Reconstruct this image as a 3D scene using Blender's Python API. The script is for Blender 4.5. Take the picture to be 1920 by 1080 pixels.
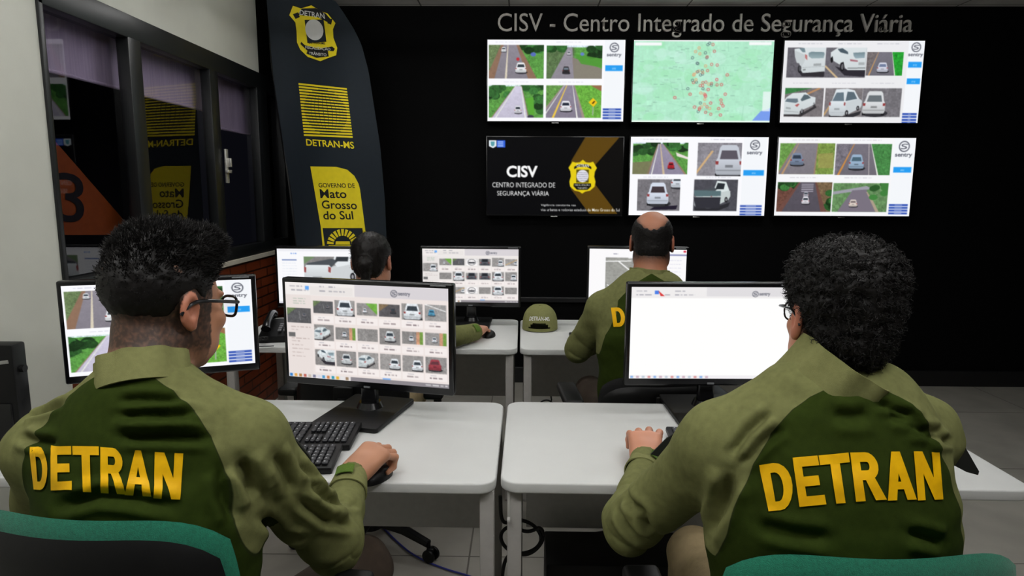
import bpy, bmesh, math, random
import numpy as np
from math import sin, cos, pi, radians, atan2
from mathutils import Vector, Matrix
from mathutils.bvhtree import BVHTree
from mathutils.geometry import tessellate_polygon

S = bpy.context.scene
for o in list(bpy.data.objects):
    bpy.data.objects.remove(o)
C = S.collection

# ------------------------------------------------------------------ camera
FPX = 1220.0
CAMP = Vector((0, 0, 1.44))
CAMR = Matrix.Rotation(radians(.85), 3, 'Z') @ Matrix.Rotation(radians(90 - 8.5), 3, 'X') @ Matrix.Rotation(radians(.29), 3, 'Z')
cam_data = bpy.data.cameras.new('camera')
cam = bpy.data.objects.new('camera', cam_data)
C.objects.link(cam)
cam.matrix_world = Matrix.Translation(CAMP) @ CAMR.to_4x4()
cam_data.sensor_width = 36
cam_data.lens = FPX / 1920 * 36
cam_data.clip_start = .02
S.camera = cam


def ray(px, py):
    return CAMR @ Vector(((px - 960) / FPX, -(py - 540) / FPX, -1))


def at_y(px, py, y):
    d = ray(px, py)
    return CAMP + d * (y / d.y)


def at_z(px, py, z):
    d = ray(px, py)
    return CAMP + d * ((z - CAMP.z) / d.z)


# ------------------------------------------------------------------ world, exposure, lights
world = bpy.data.worlds.new('world')
S.world = world
world.use_nodes = True
world.node_tree.nodes['Background'].inputs[0].default_value = (.02, .022, .03, 1)
world.node_tree.nodes['Background'].inputs[1].default_value = .25
S.view_settings.view_transform = 'Standard'
S.view_settings.look = 'None'
S.view_settings.gamma = 1
S.view_settings.use_curve_mapping = False
S.view_settings.exposure = 0

CEIL = 2.72
WALL_Y = 4.8
LEFT_X = -1.7


def area(name, loc, sx, sy, power, col=(1, 1, .99), spread=180):
    d = bpy.data.lights.new(name, 'AREA')
    d.shape = 'RECTANGLE'
    d.size, d.size_y, d.energy, d.color = sx, sy, power, col
    d.spread = radians(spread)
    o = bpy.data.objects.new(name, d)
    C.objects.link(o)
    o.location = loc
    return o


# the tubes of the ceiling luminaires (their housings are built further down)
LAMPS = [(-.85, 1.95, 1.0), (.95, 1.95, 1.5), (-.75, 3.3, 3), (1.2, 3.3, 3.5), (-.75, .5, 5.0), (.85, .5, 5.0)]
DROP = .27       # the luminaires hang this far under the ceiling
TUBE = 14.0      # brightness of the bare tubes
for lx, ly, p in LAMPS:
    area('luminaire_light', (lx, ly, CEIL - DROP - .075), 1.1, .1, p, spread=150)


# ------------------------------------------------------------------ helpers
def lin(c):
    return tuple((x / 12.92 if x <= .04045 else ((x + .055) / 1.055) ** 2.4) for x in c)


def rgb(r, g, b):
    return lin((r / 255, g / 255, b / 255))


MATS = {}


def mat(name, col, rough=.5, metal=0., var=.08, scale=30., bump=0., bscale=200., spec=.5, sheen=0., aniso=None):
    """procedural surface: base colour broken up by noise, optional noise bump"""
    if name in MATS:
        return MATS[name]
    m = bpy.data.materials.new(name)
    m.use_nodes = True
    nt = m.node_tree
    b = nt.nodes['Principled BSDF']
    b.inputs['Roughness'].default_value = rough
    b.inputs['Metallic'].default_value = metal
    b.inputs['Specular IOR Level'].default_value = spec
    if sheen:
        b.inputs['Sheen Weight'].default_value = sheen
    tc = nt.nodes.new('ShaderNodeTexCoord')
    n = nt.nodes.new('ShaderNodeTexNoise')
    n.inputs['Scale'].default_value = scale
    n.inputs['Detail'].default_value = 4
    mp = nt.nodes.new('ShaderNodeMapping')
    if aniso:
        mp.inputs['Scale'].default_value = aniso
    nt.links.new(tc.outputs['Object'], mp.inputs[0])
    nt.links.new(mp.outputs[0], n.inputs['Vector'])
    r = nt.nodes.new('ShaderNodeValToRGB')
    r.color_ramp.elements[0].position = .3
    r.color_ramp.elements[1].position = .7
    r.color_ramp.elements[0].color = tuple(c * (1 - var) for c in col[:3]) + (1,)
    r.color_ramp.elements[1].color = tuple(min(1, c * (1 + var)) for c in col[:3]) + (1,)
    nt.links.new(n.outputs['Fac'], r.inputs[0])
    nt.links.new(r.outputs[0], b.inputs['Base Color'])
    if bump:
        n2 = nt.nodes.new('ShaderNodeTexNoise')
        n2.inputs['Scale'].default_value = bscale
        n2.inputs['Detail'].default_value = 3
        nt.links.new(mp.outputs[0], n2.inputs['Vector'])
        bp = nt.nodes.new('ShaderNodeBump')
        bp.inputs['Strength'].default_value = bump
        bp.inputs['Distance'].default_value = .002
        nt.links.new(n2.outputs['Fac'], bp.inputs['Height'])
        nt.links.new(bp.outputs[0], b.inputs['Normal'])
    MATS[name] = m
    return m


def attr_mat(name, strength=None, rough=.6):
    """colours stored on the mesh (prints, skin, screens); strength -> emission"""
    if name in MATS:
        return MATS[name]
    m = bpy.data.materials.new(name)
    m.use_nodes = True
    nt = m.node_tree
    a = nt.nodes.new('ShaderNodeAttribute')
    a.attribute_name = 'Col'
    b = nt.nodes['Principled BSDF']
    if strength is None:
        b.inputs['Roughness'].default_value = rough
        nt.links.new(a.outputs['Color'], b.inputs['Base Color'])
    else:
        b.inputs['Base Color'].default_value = (.004, .004, .005, 1)
        b.inputs['Roughness'].default_value = .5
        b.inputs['Specular IOR Level'].default_value = .06
        b.inputs['Emission Strength'].default_value = strength
        nt.links.new(a.outputs['Color'], b.inputs['Emission Color'])
        m.cycles.emission_sampling = 'NONE'
    MATS[name] = m
    return m


def tag(o, label=None, cat=None, group=None, kind=None):
    if label:
        o['label'] = label
    if cat:
        o['category'] = cat
    if group:
        o['group'] = group
    if kind:
        o['kind'] = kind
    return o


def empty(name, loc=(0, 0, 0), rz=0., label=None, cat=None, group=None):
    o = bpy.data.objects.new(name, None)
    o.empty_display_size = .1
    C.objects.link(o)
    o.location = loc
    o.rotation_euler = (0, 0, rz)
    return tag(o, label, cat, group)


def copy_tree(o, parent=None):
    c = o.copy()
    C.objects.link(c)
    c.parent = parent
    for ch in o.children:
        copy_tree(ch, c)
    return c


class MB:
    """collects shapes, then links them as ONE mesh object"""

    def __init__(s):
        s.bm = bmesh.new()
        s.mi = 0

    def _merge(s, b, M=None):
        if M is not None:
            b.transform(M)
        me = bpy.data.meshes.new('t')
        for f in b.faces:
            f.material_index = s.mi
        b.to_mesh(me)
        b.free()
        s.bm.from_mesh(me)
        bpy.data.meshes.remove(me)
        return s

    def box(s, c, size, bev=0., rot=None, seg=2, M=None):
        b = bmesh.new()
        bmesh.ops.create_cube(b, size=1)
        b.transform(Matrix.Diagonal((*size, 1)))
        if bev:
            bmesh.ops.bevel(b, geom=list(b.edges), offset=bev, segments=seg, profile=.5, affect='EDGES')
        T = Matrix.Translation(c)
        if rot:
            from mathutils import Euler
            T = T @ Euler(rot).to_matrix().to_4x4()
        return s._merge(b, T if M is None else M @ T)

    def cyl(s, a, b_, r, r2=None, n=20, bev=0.):
        a, b_ = Vector(a), Vector(b_)
        L = (b_ - a).length
        b = bmesh.new()
        bmesh.ops.create_cone(b, cap_ends=True, segments=n, radius1=r, radius2=r if r2 is None else r2, depth=L)
        if bev:
            bmesh.ops.bevel(b, geom=[e for e in b.edges if len(e.link_faces) == 2 and any(len(f.verts) > 4 for f in e.link_faces)],
                            offset=bev, segments=2, profile=.5, affect='EDGES')
        q = (b_ - a).to_track_quat('Z', 'Y').to_matrix().to_4x4()
        return s._merge(b, Matrix.Translation((a + b_) / 2) @ q)

    def sphere(s, c, r, M=None, u=20, v=12):
        b = bmesh.new()
        bmesh.ops.create_uvsphere(b, u_segments=u, v_segments=v, radius=1)
        r = (r, r, r) if isinstance(r, (int, float)) else r
        T = Matrix.Translation(c) @ (M.to_4x4() if M is not None else Matrix()) @ Matrix.Diagonal((*r, 1))
        return s._merge(b, T)

    def prism(s, pts, z0, z1, bev=0., M=None):
        """pts: 2D outline, extruded along z"""
        b = bmesh.new()
        vs = [b.verts.new((x, y, z0)) for x, y in pts]
        f = b.faces.new(vs)
        r = bmesh.ops.extrude_face_region(b, geom=[f])
        bmesh.ops.translate(b, vec=(0, 0, z1 - z0), verts=[v for v in r['geom'] if isinstance(v, bmesh.types.BMVert)])
        bmesh.ops.recalc_face_normals(b, faces=b.faces)
        if bev:
            bmesh.ops.bevel(b, geom=[e for e in b.edges if abs(e.verts[0].co.z - e.verts[1].co.z) < 1e-6],
                            offset=bev, segments=3, profile=.5, affect='EDGES')
        return s._merge(b, M)

    def tube(s, pts, r, n=8, closed=False, smooth=0):
        pts = [Vector(p) for p in pts]
        for _ in range(smooth):
            q = [pts[0]]
            for a, c in zip(pts, pts[1:]):
                q += [a * .75 + c * .25, a * .25 + c * .75]
            pts = q + [pts[-1]]
        b = bmesh.new()
        rings = []
        up = Vector((0, 0, 1))
        N = len(pts)
        rr = r if callable(r) else (lambda t: r)
        for i, p in enumerate(pts):
            if closed:
                d = (pts[(i + 1) % N] - pts[i - 1]).normalized()
            else:
                d = (pts[min(i + 1, N - 1)] - pts[max(i - 1, 0)]).normalized()
            x = d.cross(up)
            if x.length < .05:
                x = d.cross(Vector((1, 0, 0)))
            x.normalize()
            if rings and x.dot(lastx) < 0:
                x = -x
            lastx = x
            y = x.cross(d).normalized()
            R_ = rr(i / max(1, N - 1))
            rings.append([b.verts.new(p + x * cos(2 * pi * k / n) * R_ + y * sin(2 * pi * k / n) * R_) for k in range(n)])
        for i in range(N if closed else N - 1):
            A, B = rings[i], rings[(i + 1) % N]
            for k in range(n):
                b.faces.new((A[k], A[(k + 1) % n], B[(k + 1) % n], B[k]))
        if not closed:
            b.faces.new(rings[0])
            b.faces.new(rings[-1])
        bmesh.ops.recalc_face_normals(b, faces=b.faces)
        return s._merge(b)

    def grid(s, fn, nu, nv, thick=0.):
        """surface fn(u,v) with thickness along its normal"""
        b = bmesh.new()
        P = [[Vector(fn(i / nu, j / nv)) for j in range(nv + 1)] for i in range(nu + 1)]
        V = [[b.verts.new(p) for p in row] for row in P]
        for i in range(nu):
            for j in range(nv):
                b.faces.new((V[i][j], V[i + 1][j], V[i + 1][j + 1], V[i][j + 1]))
        bmesh.ops.recalc_face_normals(b, faces=b.faces)
        if thick:
            bmesh.ops.solidify(b, geom=list(b.faces), thickness=thick)
        return s._merge(b)

    def build(s, name, m, parent=None, smooth=True, angle=35, loc=None):
        me = bpy.data.meshes.new(name)
        s.bm.to_mesh(me)
        s.bm.free()
        for mm in (m if isinstance(m, (list, tuple)) else [m]):
            me.materials.append(mm)
        if smooth:
            me.polygons.foreach_set('use_smooth', [True] * len(me.polygons))
            me.set_sharp_from_angle(angle=radians(angle))
        o = bpy.data.objects.new(name, me)
        C.objects.link(o)
        if parent:
            o.parent = parent
        if loc:
            o.location = loc
        return o


def raw_mesh(name, V, F, mats, parent=None, cols=None, smooth=True, fmat=None):
    """mesh from numpy arrays; F an (n,3) or (n,4) array; cols linear rgb per vertex"""
    V = np.asarray(V, np.float32)
    F = np.asarray(F, np.int32)
    me = bpy.data.meshes.new(name)
    k = F.shape[1]
    me.vertices.add(len(V))
    me.vertices.foreach_set('co', V.ravel())
    me.loops.add(F.size)
    me.loops.foreach_set('vertex_index', F.ravel())
    me.polygons.add(len(F))
    me.polygons.foreach_set('loop_start', np.arange(0, F.size, k, dtype=np.int32))
    me.polygons.foreach_set('loop_total', np.full(len(F), k, np.int32))
    if fmat is not None:
        me.polygons.foreach_set('material_index', np.asarray(fmat, np.int32))
    me.update(calc_edges=True)
    if smooth:
        me.polygons.foreach_set('use_smooth', np.ones(len(F), bool))
    for mm in (mats if isinstance(mats, (list, tuple)) else [mats]):
        me.materials.append(mm)
    if cols is not None:
        a = me.color_attributes.new('Col', 'FLOAT_COLOR', 'POINT')
        a.data.foreach_set('color', np.c_[np.asarray(cols, np.float32), np.ones(len(V), np.float32)].astype(np.float32).ravel())
    o = bpy.data.objects.new(name, me)
    C.objects.link(o)
    if parent:
        o.parent = parent
    return o


_TXT = {}


def text2d(s, bold=0., spacing=1., res=4):
    """outline of a line of writing as 2D triangles, in units of its own letter size"""
    key = (s, bold, spacing, res)
    if key not in _TXT:
        cu = bpy.data.curves.new('t', 'FONT')
        cu.body = s
        cu.offset = bold
        cu.space_character = spacing
        cu.resolution_u = res
        ob = bpy.data.objects.new('t', cu)
        C.objects.link(ob)
        dg = bpy.context.evaluated_depsgraph_get()
        me = ob.evaluated_get(dg).to_mesh()
        me.calc_loop_triangles()
        V = np.array([v.co[:2] for v in me.vertices]).reshape(-1, 2)
        T = np.array([t.vertices[:] for t in me.loop_triangles], int).reshape(-1, 3)
        ob.evaluated_get(dg).to_mesh_clear()
        bpy.data.objects.remove(ob)
        bpy.data.curves.remove(cu)
        _TXT[key] = (V, T)
    V, T = _TXT[key]
    return V.copy(), T.copy()


def text_unit(s, bold=0., spacing=1.):
    """same, fitted to the unit square (0..1, y up)"""
    V, T = text2d(s, bold, spacing)
    lo, hi = V.min(0), V.max(0)
    return (V - lo) / (hi - lo), T, (hi - lo)

# ------------------------------------------------------------------ materials
M_white_wall = mat('white_wall_paint', rgb(214, 215, 205), .75, var=.03, scale=6, bump=.15, bscale=180)
M_black_wall = mat('black_wall_paint', rgb(9, 9, 10), .7, spec=.08, var=.15, scale=5, bump=.12, bscale=150)
M_ceiling = mat('ceiling_board', rgb(200, 195, 186), .85, var=.03, scale=8)
M_black_plastic = mat('black_plastic', rgb(15, 15, 16), .45, spec=.3, var=.1, scale=60, bump=.08, bscale=600)
M_gloss_black = mat('gloss_black_plastic', rgb(14, 14, 17), .22, var=.1, scale=40)
M_desk = mat('white_laminate', rgb(210, 211, 210), .38, var=.015, scale=12, bump=.05, bscale=300)
M_desk_edge = mat('desk_edge_band', rgb(190, 188, 184), .45, var=.03)
M_desk_steel = mat('grey_painted_steel', rgb(165, 162, 158), .45, var=.05, scale=40)
M_panel = mat('grey_modesty_panel', rgb(212, 210, 208), .5, var=.05, scale=40)
M_green_fabric = mat('green_upholstery', rgb(22, 122, 94), .9, var=.18, scale=220, bump=.5, bscale=700, sheen=.2)
M_black_fabric = mat('black_upholstery', rgb(20, 20, 21), .95, var=.15, scale=200, bump=.4, bscale=700)
M_frame = mat('dark_window_frame', rgb(22, 24, 26), .4, var=.1, scale=30)
M_steel_letter = mat('brushed_steel', rgb(225, 220, 214), .4, .2, var=.08, scale=60)
M_chrome = mat('satin_chrome', rgb(190, 190, 190), .25, .95, var=.05)
M_olive_twill = mat('olive_twill', rgb(126, 127, 82), .88, var=.07, scale=120, bump=.3, bscale=900, spec=.08)
M_olive_knit = mat('olive_knit', rgb(72, 88, 40), .9, var=.1, scale=160, bump=.35, bscale=1100, sheen=.12)
M_dark_flap = mat('dark_flap', rgb(22, 24, 18), .9, var=.1)
M_velcro = mat('green_velcro', rgb(84, 112, 32), .95, var=.15, scale=300, bump=.5, bscale=900)
M_yellow_print = mat('yellow_print', rgb(250, 188, 2), .6, spec=.25, var=.12, scale=35)
M_hair_black = mat('black_hair', rgb(15, 12, 11), .55, spec=.3, var=.3, scale=120, aniso=(1, 1, .3))
M_hair_brown = mat('dark_brown_hair', rgb(17, 12, 10), .5, spec=.3, var=.3, scale=120, aniso=(1, 1, .3))
M_khaki = mat('khaki_trousers', rgb(150, 132, 98), .9, var=.1, scale=60, bump=.3, bscale=700)
M_shaded_trousers = mat('shaded_trousers', rgb(58, 46, 36), .9, var=.12, scale=60, bump=.3, bscale=700)  # darker copy of the khaki: the shade on the trousers is put into the colour
M_boot = mat('black_leather', rgb(24, 22, 20), .45, var=.15, scale=50, bump=.2, bscale=200)
M_cable = mat('black_cable', rgb(14, 14, 15), .5)
M_blue_cable = mat('blue_cable', rgb(40, 48, 140), .5)
M_skin = attr_mat('skin', rough=.5)
M_screen = attr_mat('lit_screen', strength=1.0)
M_eye = mat('eye_white', rgb(220, 215, 208), .2, var=.02)
M_lens = None


def glass_mat(name, tint, gloss):
    m = bpy.data.materials.new(name)
    m.use_nodes = True
    nt = m.node_tree
    nt.nodes.remove(nt.nodes['Principled BSDF'])
    out = nt.nodes['Material Output']
    t = nt.nodes.new('ShaderNodeBsdfTransparent')
    t.inputs[0].default_value = (*tint, 1)
    g = nt.nodes.new('ShaderNodeBsdfGlossy')
    g.inputs['Roughness'].default_value = .02
    n = nt.nodes.new('ShaderNodeTexNoise')
    n.inputs['Scale'].default_value = 2
    fr = nt.nodes.new('ShaderNodeFresnel')
    fr.inputs['IOR'].default_value = gloss
    mx = nt.nodes.new('ShaderNodeMixShader')
    ge = nt.nodes.new('ShaderNodeNewGeometry')
    mu = nt.nodes.new('ShaderNodeMath')
    mu.operation = 'MULTIPLY_ADD'     # the mirror image comes off the front face only
    mu.inputs[1].default_value = -1
    mu.inputs[2].default_value = 1
    nt.links.new(ge.outputs['Backfacing'], mu.inputs[0])
    m2 = nt.nodes.new('ShaderNodeMath')
    m2.operation = 'MULTIPLY'
    nt.links.new(mu.outputs[0], m2.inputs[0])
    nt.links.new(fr.outputs[0], m2.inputs[1])
    nt.links.new(m2.outputs[0], mx.inputs[0])
    nt.links.new(t.outputs[0], mx.inputs[1])
    nt.links.new(g.outputs[0], mx.inputs[2])
    nt.links.new(mx.outputs[0], out.inputs['Surface'])
    return m


M_window = glass_mat('tinted_window_glass', (.76, .74, .79), 1.6)
M_lens = glass_mat('clear_lens', (.95, .95, .95), 1.35)


def tiled(name, col, joint, sx, sy, rough, ox=0, oy=0, bw=.004, axis='XY', var=.08):
    """floor / ceiling tiles: brick texture in object space, cloudy colour"""
    m = bpy.data.materials.new(name)
    m.use_nodes = True
    nt = m.node_tree
    b = nt.nodes['Principled BSDF']
    b.inputs['Roughness'].default_value = rough
    tc = nt.nodes.new('ShaderNodeTexCoord')
    mp = nt.nodes.new('ShaderNodeMapping')
    mp.inputs['Location'].default_value = (ox, oy, 0)
    nt.links.new(tc.outputs['Object'], mp.inputs[0])
    vec = mp.outputs[0]
    if axis == 'YZ':
        sp = nt.nodes.new('ShaderNodeSeparateXYZ')
        cb = nt.nodes.new('ShaderNodeCombineXYZ')
        nt.links.new(vec, sp.inputs[0])
        nt.links.new(sp.outputs['Y'], cb.inputs['X'])
        nt.links.new(sp.outputs['Z'], cb.inputs['Y'])
        vec = cb.outputs[0]
    br = nt.nodes.new('ShaderNodeTexBrick')
    br.offset = .5 if axis == 'YZ' else 0
    br.inputs['Scale'].default_value = 1
    br.inputs['Brick Width'].default_value = sx
    br.inputs['Row Height'].default_value = sy
    br.inputs['Mortar Size'].default_value = bw
    br.inputs['Mortar Smooth'].default_value = .3
    br.inputs['Color1'].default_value = (*col, 1)
    br.inputs['Color2'].default_value = (*[c * (1 - var) for c in col], 1)
    br.inputs['Mortar'].default_value = (*joint, 1)
    nt.links.new(vec, br.inputs['Vector'])
    n = nt.nodes.new('ShaderNodeTexNoise')
    n.inputs['Scale'].default_value = 4
    n.inputs['Detail'].default_value = 8
    nt.links.new(tc.outputs['Object'], n.inputs['Vector'])
    mx = nt.nodes.new('ShaderNodeMixRGB')
    mx.blend_type = 'MULTIPLY'
    mx.inputs[0].default_value = 1
    rp = nt.nodes.new('ShaderNodeValToRGB')
    rp.color_ramp.elements[0].color = (.75, .75, .75, 1)
    rp.color_ramp.elements[1].color = (1, 1, 1, 1)
    rp.color_ramp.elements[0].position = .3
    rp.color_ramp.elements[1].position = .7
    nt.links.new(n.outputs['Fac'], rp.inputs[0])
    nt.links.new(br.outputs['Color'], mx.inputs[1])
    nt.links.new(rp.outputs[0], mx.inputs[2])
    nt.links.new(mx.outputs[0], b.inputs['Base Color'])
    bp = nt.nodes.new('ShaderNodeBump')
    bp.inputs['Strength'].default_value = .5
    bp.inputs['Distance'].default_value = .003
    inv = nt.nodes.new('ShaderNodeMath')
    inv.operation = 'SUBTRACT'
    inv.inputs[0].default_value = 1
    nt.links.new(br.outputs['Fac'], inv.inputs[1])
    nt.links.new(inv.outputs[0], bp.inputs['Height'])
    nt.links.new(bp.outputs[0], b.inputs['Normal'])
    return m


M_floor = tiled('grey_floor_tile', rgb(172, 168, 159), rgb(112, 108, 101), .9, .9, .5, ox=.2, oy=.3)
M_ceil_tile = tiled('ceiling_tiles', rgb(242, 240, 236), rgb(120, 118, 114), .62, .62, .9, ox=.1, oy=.2, bw=.006)
M_brick = tiled('varnished_brick', rgb(128, 58, 30), rgb(48, 26, 18), .22, .062, .35, bw=.006, axis='YZ', var=.25)


# ------------------------------------------------------------------ the room
def struct(name, m, *boxes, bev=0.):
    b = MB()
    for lo, hi in boxes:
        lo, hi = Vector(lo), Vector(hi)
        b.box((lo + hi) / 2, hi - lo, bev)
    return tag(b.build(name, m, smooth=False), kind='structure')


RX, RY = 4.6, -1.6
struct('floor', M_floor, ((-1.9, RY, -.1), (RX, WALL_Y, 0)))
struct('ceiling', M_ceil_tile, ((-1.9, RY, CEIL), (RX, WALL_Y, CEIL + .1)))
struct('wall_back', M_black_wall, ((-1.9, WALL_Y, 0), (RX, WALL_Y + .12, CEIL)))
struct('wall_right', M_black_wall, ((RX, RY, 0), (RX + .12, WALL_Y, CEIL)))
struct('wall_rear', mat('grey_wall_paint', rgb(120, 119, 114), .8), ((-1.9, RY - .12, 0), (RX, RY, CEIL)))
struct('baseboard_back', mat('black_baseboard', rgb(24, 24, 26), .3), ((-1.2, WALL_Y - .02, 0), (RX, WALL_Y, .12)), bev=.004)
struct('trim_1', mat('black_cable_duct', rgb(22, 22, 24), .4), ((-1.2, WALL_Y - .035, .62), (1.9, WALL_Y, .66)), bev=.006)
WY0, WY1, WZ0, WZ1 = 2.36, 4.72, 1.03, 2.18    # window opening in the left wall
struct('wall_left', M_white_wall,
       ((LEFT_X - .16, RY, 0), (LEFT_X, WY0, CEIL)),
       ((LEFT_X - .16, WY0, WZ1), (LEFT_X, 4.32, CEIL)))
struct('wall_left', M_brick, ((LEFT_X - .16, WY0, 0), (LEFT_X, WY1, WZ0 - .03)))
struct('wall_left', M_black_wall, ((LEFT_X - .16, 4.32, WZ1), (LEFT_X, WALL_Y, CEIL)), ((LEFT_X - .16, WY1, 0), (LEFT_X, WALL_Y, WZ1)))
struct('trim_2', mat('sill_stone', rgb(196, 190, 176), .5), ((LEFT_X - .16, WY0, WZ0 - .03), (LEFT_X + .015, WY1, WZ0)), bev=.004)

# window: fixed frame, four panes with stiles
fb = MB()
fx = LEFT_X - .03
fw = .05
fb.box((fx, (WY0 + WY1) / 2, WZ1 - .05), (.08, WY1 - WY0, .10), .004)
fb.box((fx, (WY0 + WY1) / 2, WZ0 + .035), (.08, WY1 - WY0, .07), .004)
fb.box((fx, WY0 + .012, (WZ0 + WZ1) / 2), (.08, .024, WZ1 - WZ0), .003)
fb.box((fx, WY1 - .02, (WZ0 + WZ1) / 2), (.08, .04, WZ1 - WZ0), .003)
wf = tag(fb.build('window_1', M_frame), kind='structure')
# stiles between panes: (centre y, width)
stiles = [(2.93, .095), (3.665, .095), (4.33, .16)]
for cy, w in stiles:
    b = MB()
    b.box((fx + .012, cy, (WZ0 + WZ1) / 2), (.055, w, WZ1 - WZ0 - .14), .004)
    b.build('window_stile', M_frame, wf)
ys = [WY0 + .02] + [c for c, w in stiles] + [WY1 - .02]
for i in range(4):
    b = MB()
    b.box((fx - .005, (ys[i] + ys[i + 1]) / 2, (WZ0 + WZ1) / 2), (.006, ys[i + 1] - ys[i] - .02, WZ1 - WZ0 - .1))
    b.build('glass_pane', M_window, wf, smooth=False)
# sliding-sash latch on the third stile
lp = Vector((LEFT_X + .022, 3.73, 1.57))
b = MB()
b.box(lp, (.012, .03, .19), .003)
b.box(lp + Vector((.014, .008, .02)), (.022, .016, .05), .003)
b.box(lp + Vector((.014, -.012, -.03)), (.02, .05, .018), .003)
b.build('window_latch', mat('latch_aluminium', rgb(200, 198, 192), .35, .6), wf)

# the dark room behind the glass: wall, roller blinds, an orange warning board
struct('wall_beyond_window', mat('dark_corridor_wall', rgb(26, 26, 30), .8), ((-2.75, 1.2, .2), (-2.65, 5.4, 2.7)))
M_blind = mat('grey_roller_blind', rgb(240, 230, 248), .8, var=.12, scale=14, aniso=(1, 6, .2))
drops = [(2.385, 3.02, 1.885), (3.05, 3.78, 1.882), (3.81, 4.44, 1.80), (4.47, 4.70, 1.84)]
labs = ['grey blind behind the glass pane nearest the white pier', 'grey blind behind the second glass pane, left of the latch',
        'grey blind behind the third pane, just right of the latch', 'grey blind behind the narrow pane next to the banner']
for (y0, y1, zb), lb in zip(drops, labs):
    t = empty('roller_blind', (LEFT_X - .11, (y0 + y1) / 2, zb), 0, lb, 'blind', 'roller blinds behind the window')
    b = MB()
    h = WZ1 - zb
    b.grid(lambda u, v: (.004 * sin(u * 31) * .5, (u - .5) * (y1 - y0 - .004), v * h), 24, 6, .002)
    b.build('blind_cloth', M_blind, t)
    b = MB()
    b.cyl((0, -(y1 - y0) / 2, .0), (0, (y1 - y0) / 2, .0), .008, n=10)
    b.build('bottom_rail', M_blind, t)

# orange triangular board with a 3, beyond the first pane
t = empty('warning_board', (-2.0, 2.55, .98), 0, 'orange triangular board marked 3, seen through the window glass', 'sign')


def at_x(px, py, x):
    d = ray(px, py)
    return CAMP + d * ((x - CAMP.x) / d.x)


bx = LEFT_X - .10


def board_pt(px, py, off=0.):
    p = at_x(px, py, bx + off)
    return p - Vector((-2.0, 2.55, .98))


def poly_on(fn, pts):
    return [fn(*p) for p in pts]


def slab_from(points, direction, thick, name, m, parent):
    """flat outline with real thickness pushed along direction"""
    b = bmesh.new()
    vs = [b.verts.new(p) for p in points]
    f = b.faces.new(vs)
    r = bmesh.ops.extrude_face_region(b, geom=[f])
    bmesh.ops.translate(b, vec=direction * thick, verts=[v for v in r['geom'] if isinstance(v, bmesh.types.BMVert)])
    bmesh.ops.recalc_face_normals(b, faces=b.faces)
    o = MB()
    o._merge(b)
    return o.build(name, m, parent, smooth=False)


slab_from([board_pt(82, 240), board_pt(256, 440), board_pt(60, 441)], Vector((-1, 0, 0)), .01, 'board',
          mat('orange_board', rgb(165, 80, 14), .6, var=.08), t)


def text_mesh(name, s, place, m, parent, bold=0., spacing=1., sub=0):
    V, T, _ = text_unit(s, bold, spacing)
    P = [tuple(place(u, v)) for u, v in V]
    return raw_mesh(name, P, T, m, parent, smooth=False)


M_black_print = mat('black_print', rgb(14, 14, 14), .7, var=.05)
M_white_print = mat('white_print', rgb(222, 222, 220), .7, var=.03)
text_mesh('numeral', '3', lambda u, v: board_pt(106 + 52 * u, 413 - 92 * v + 8 * u, .003), M_black_print, t, .0)


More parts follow.
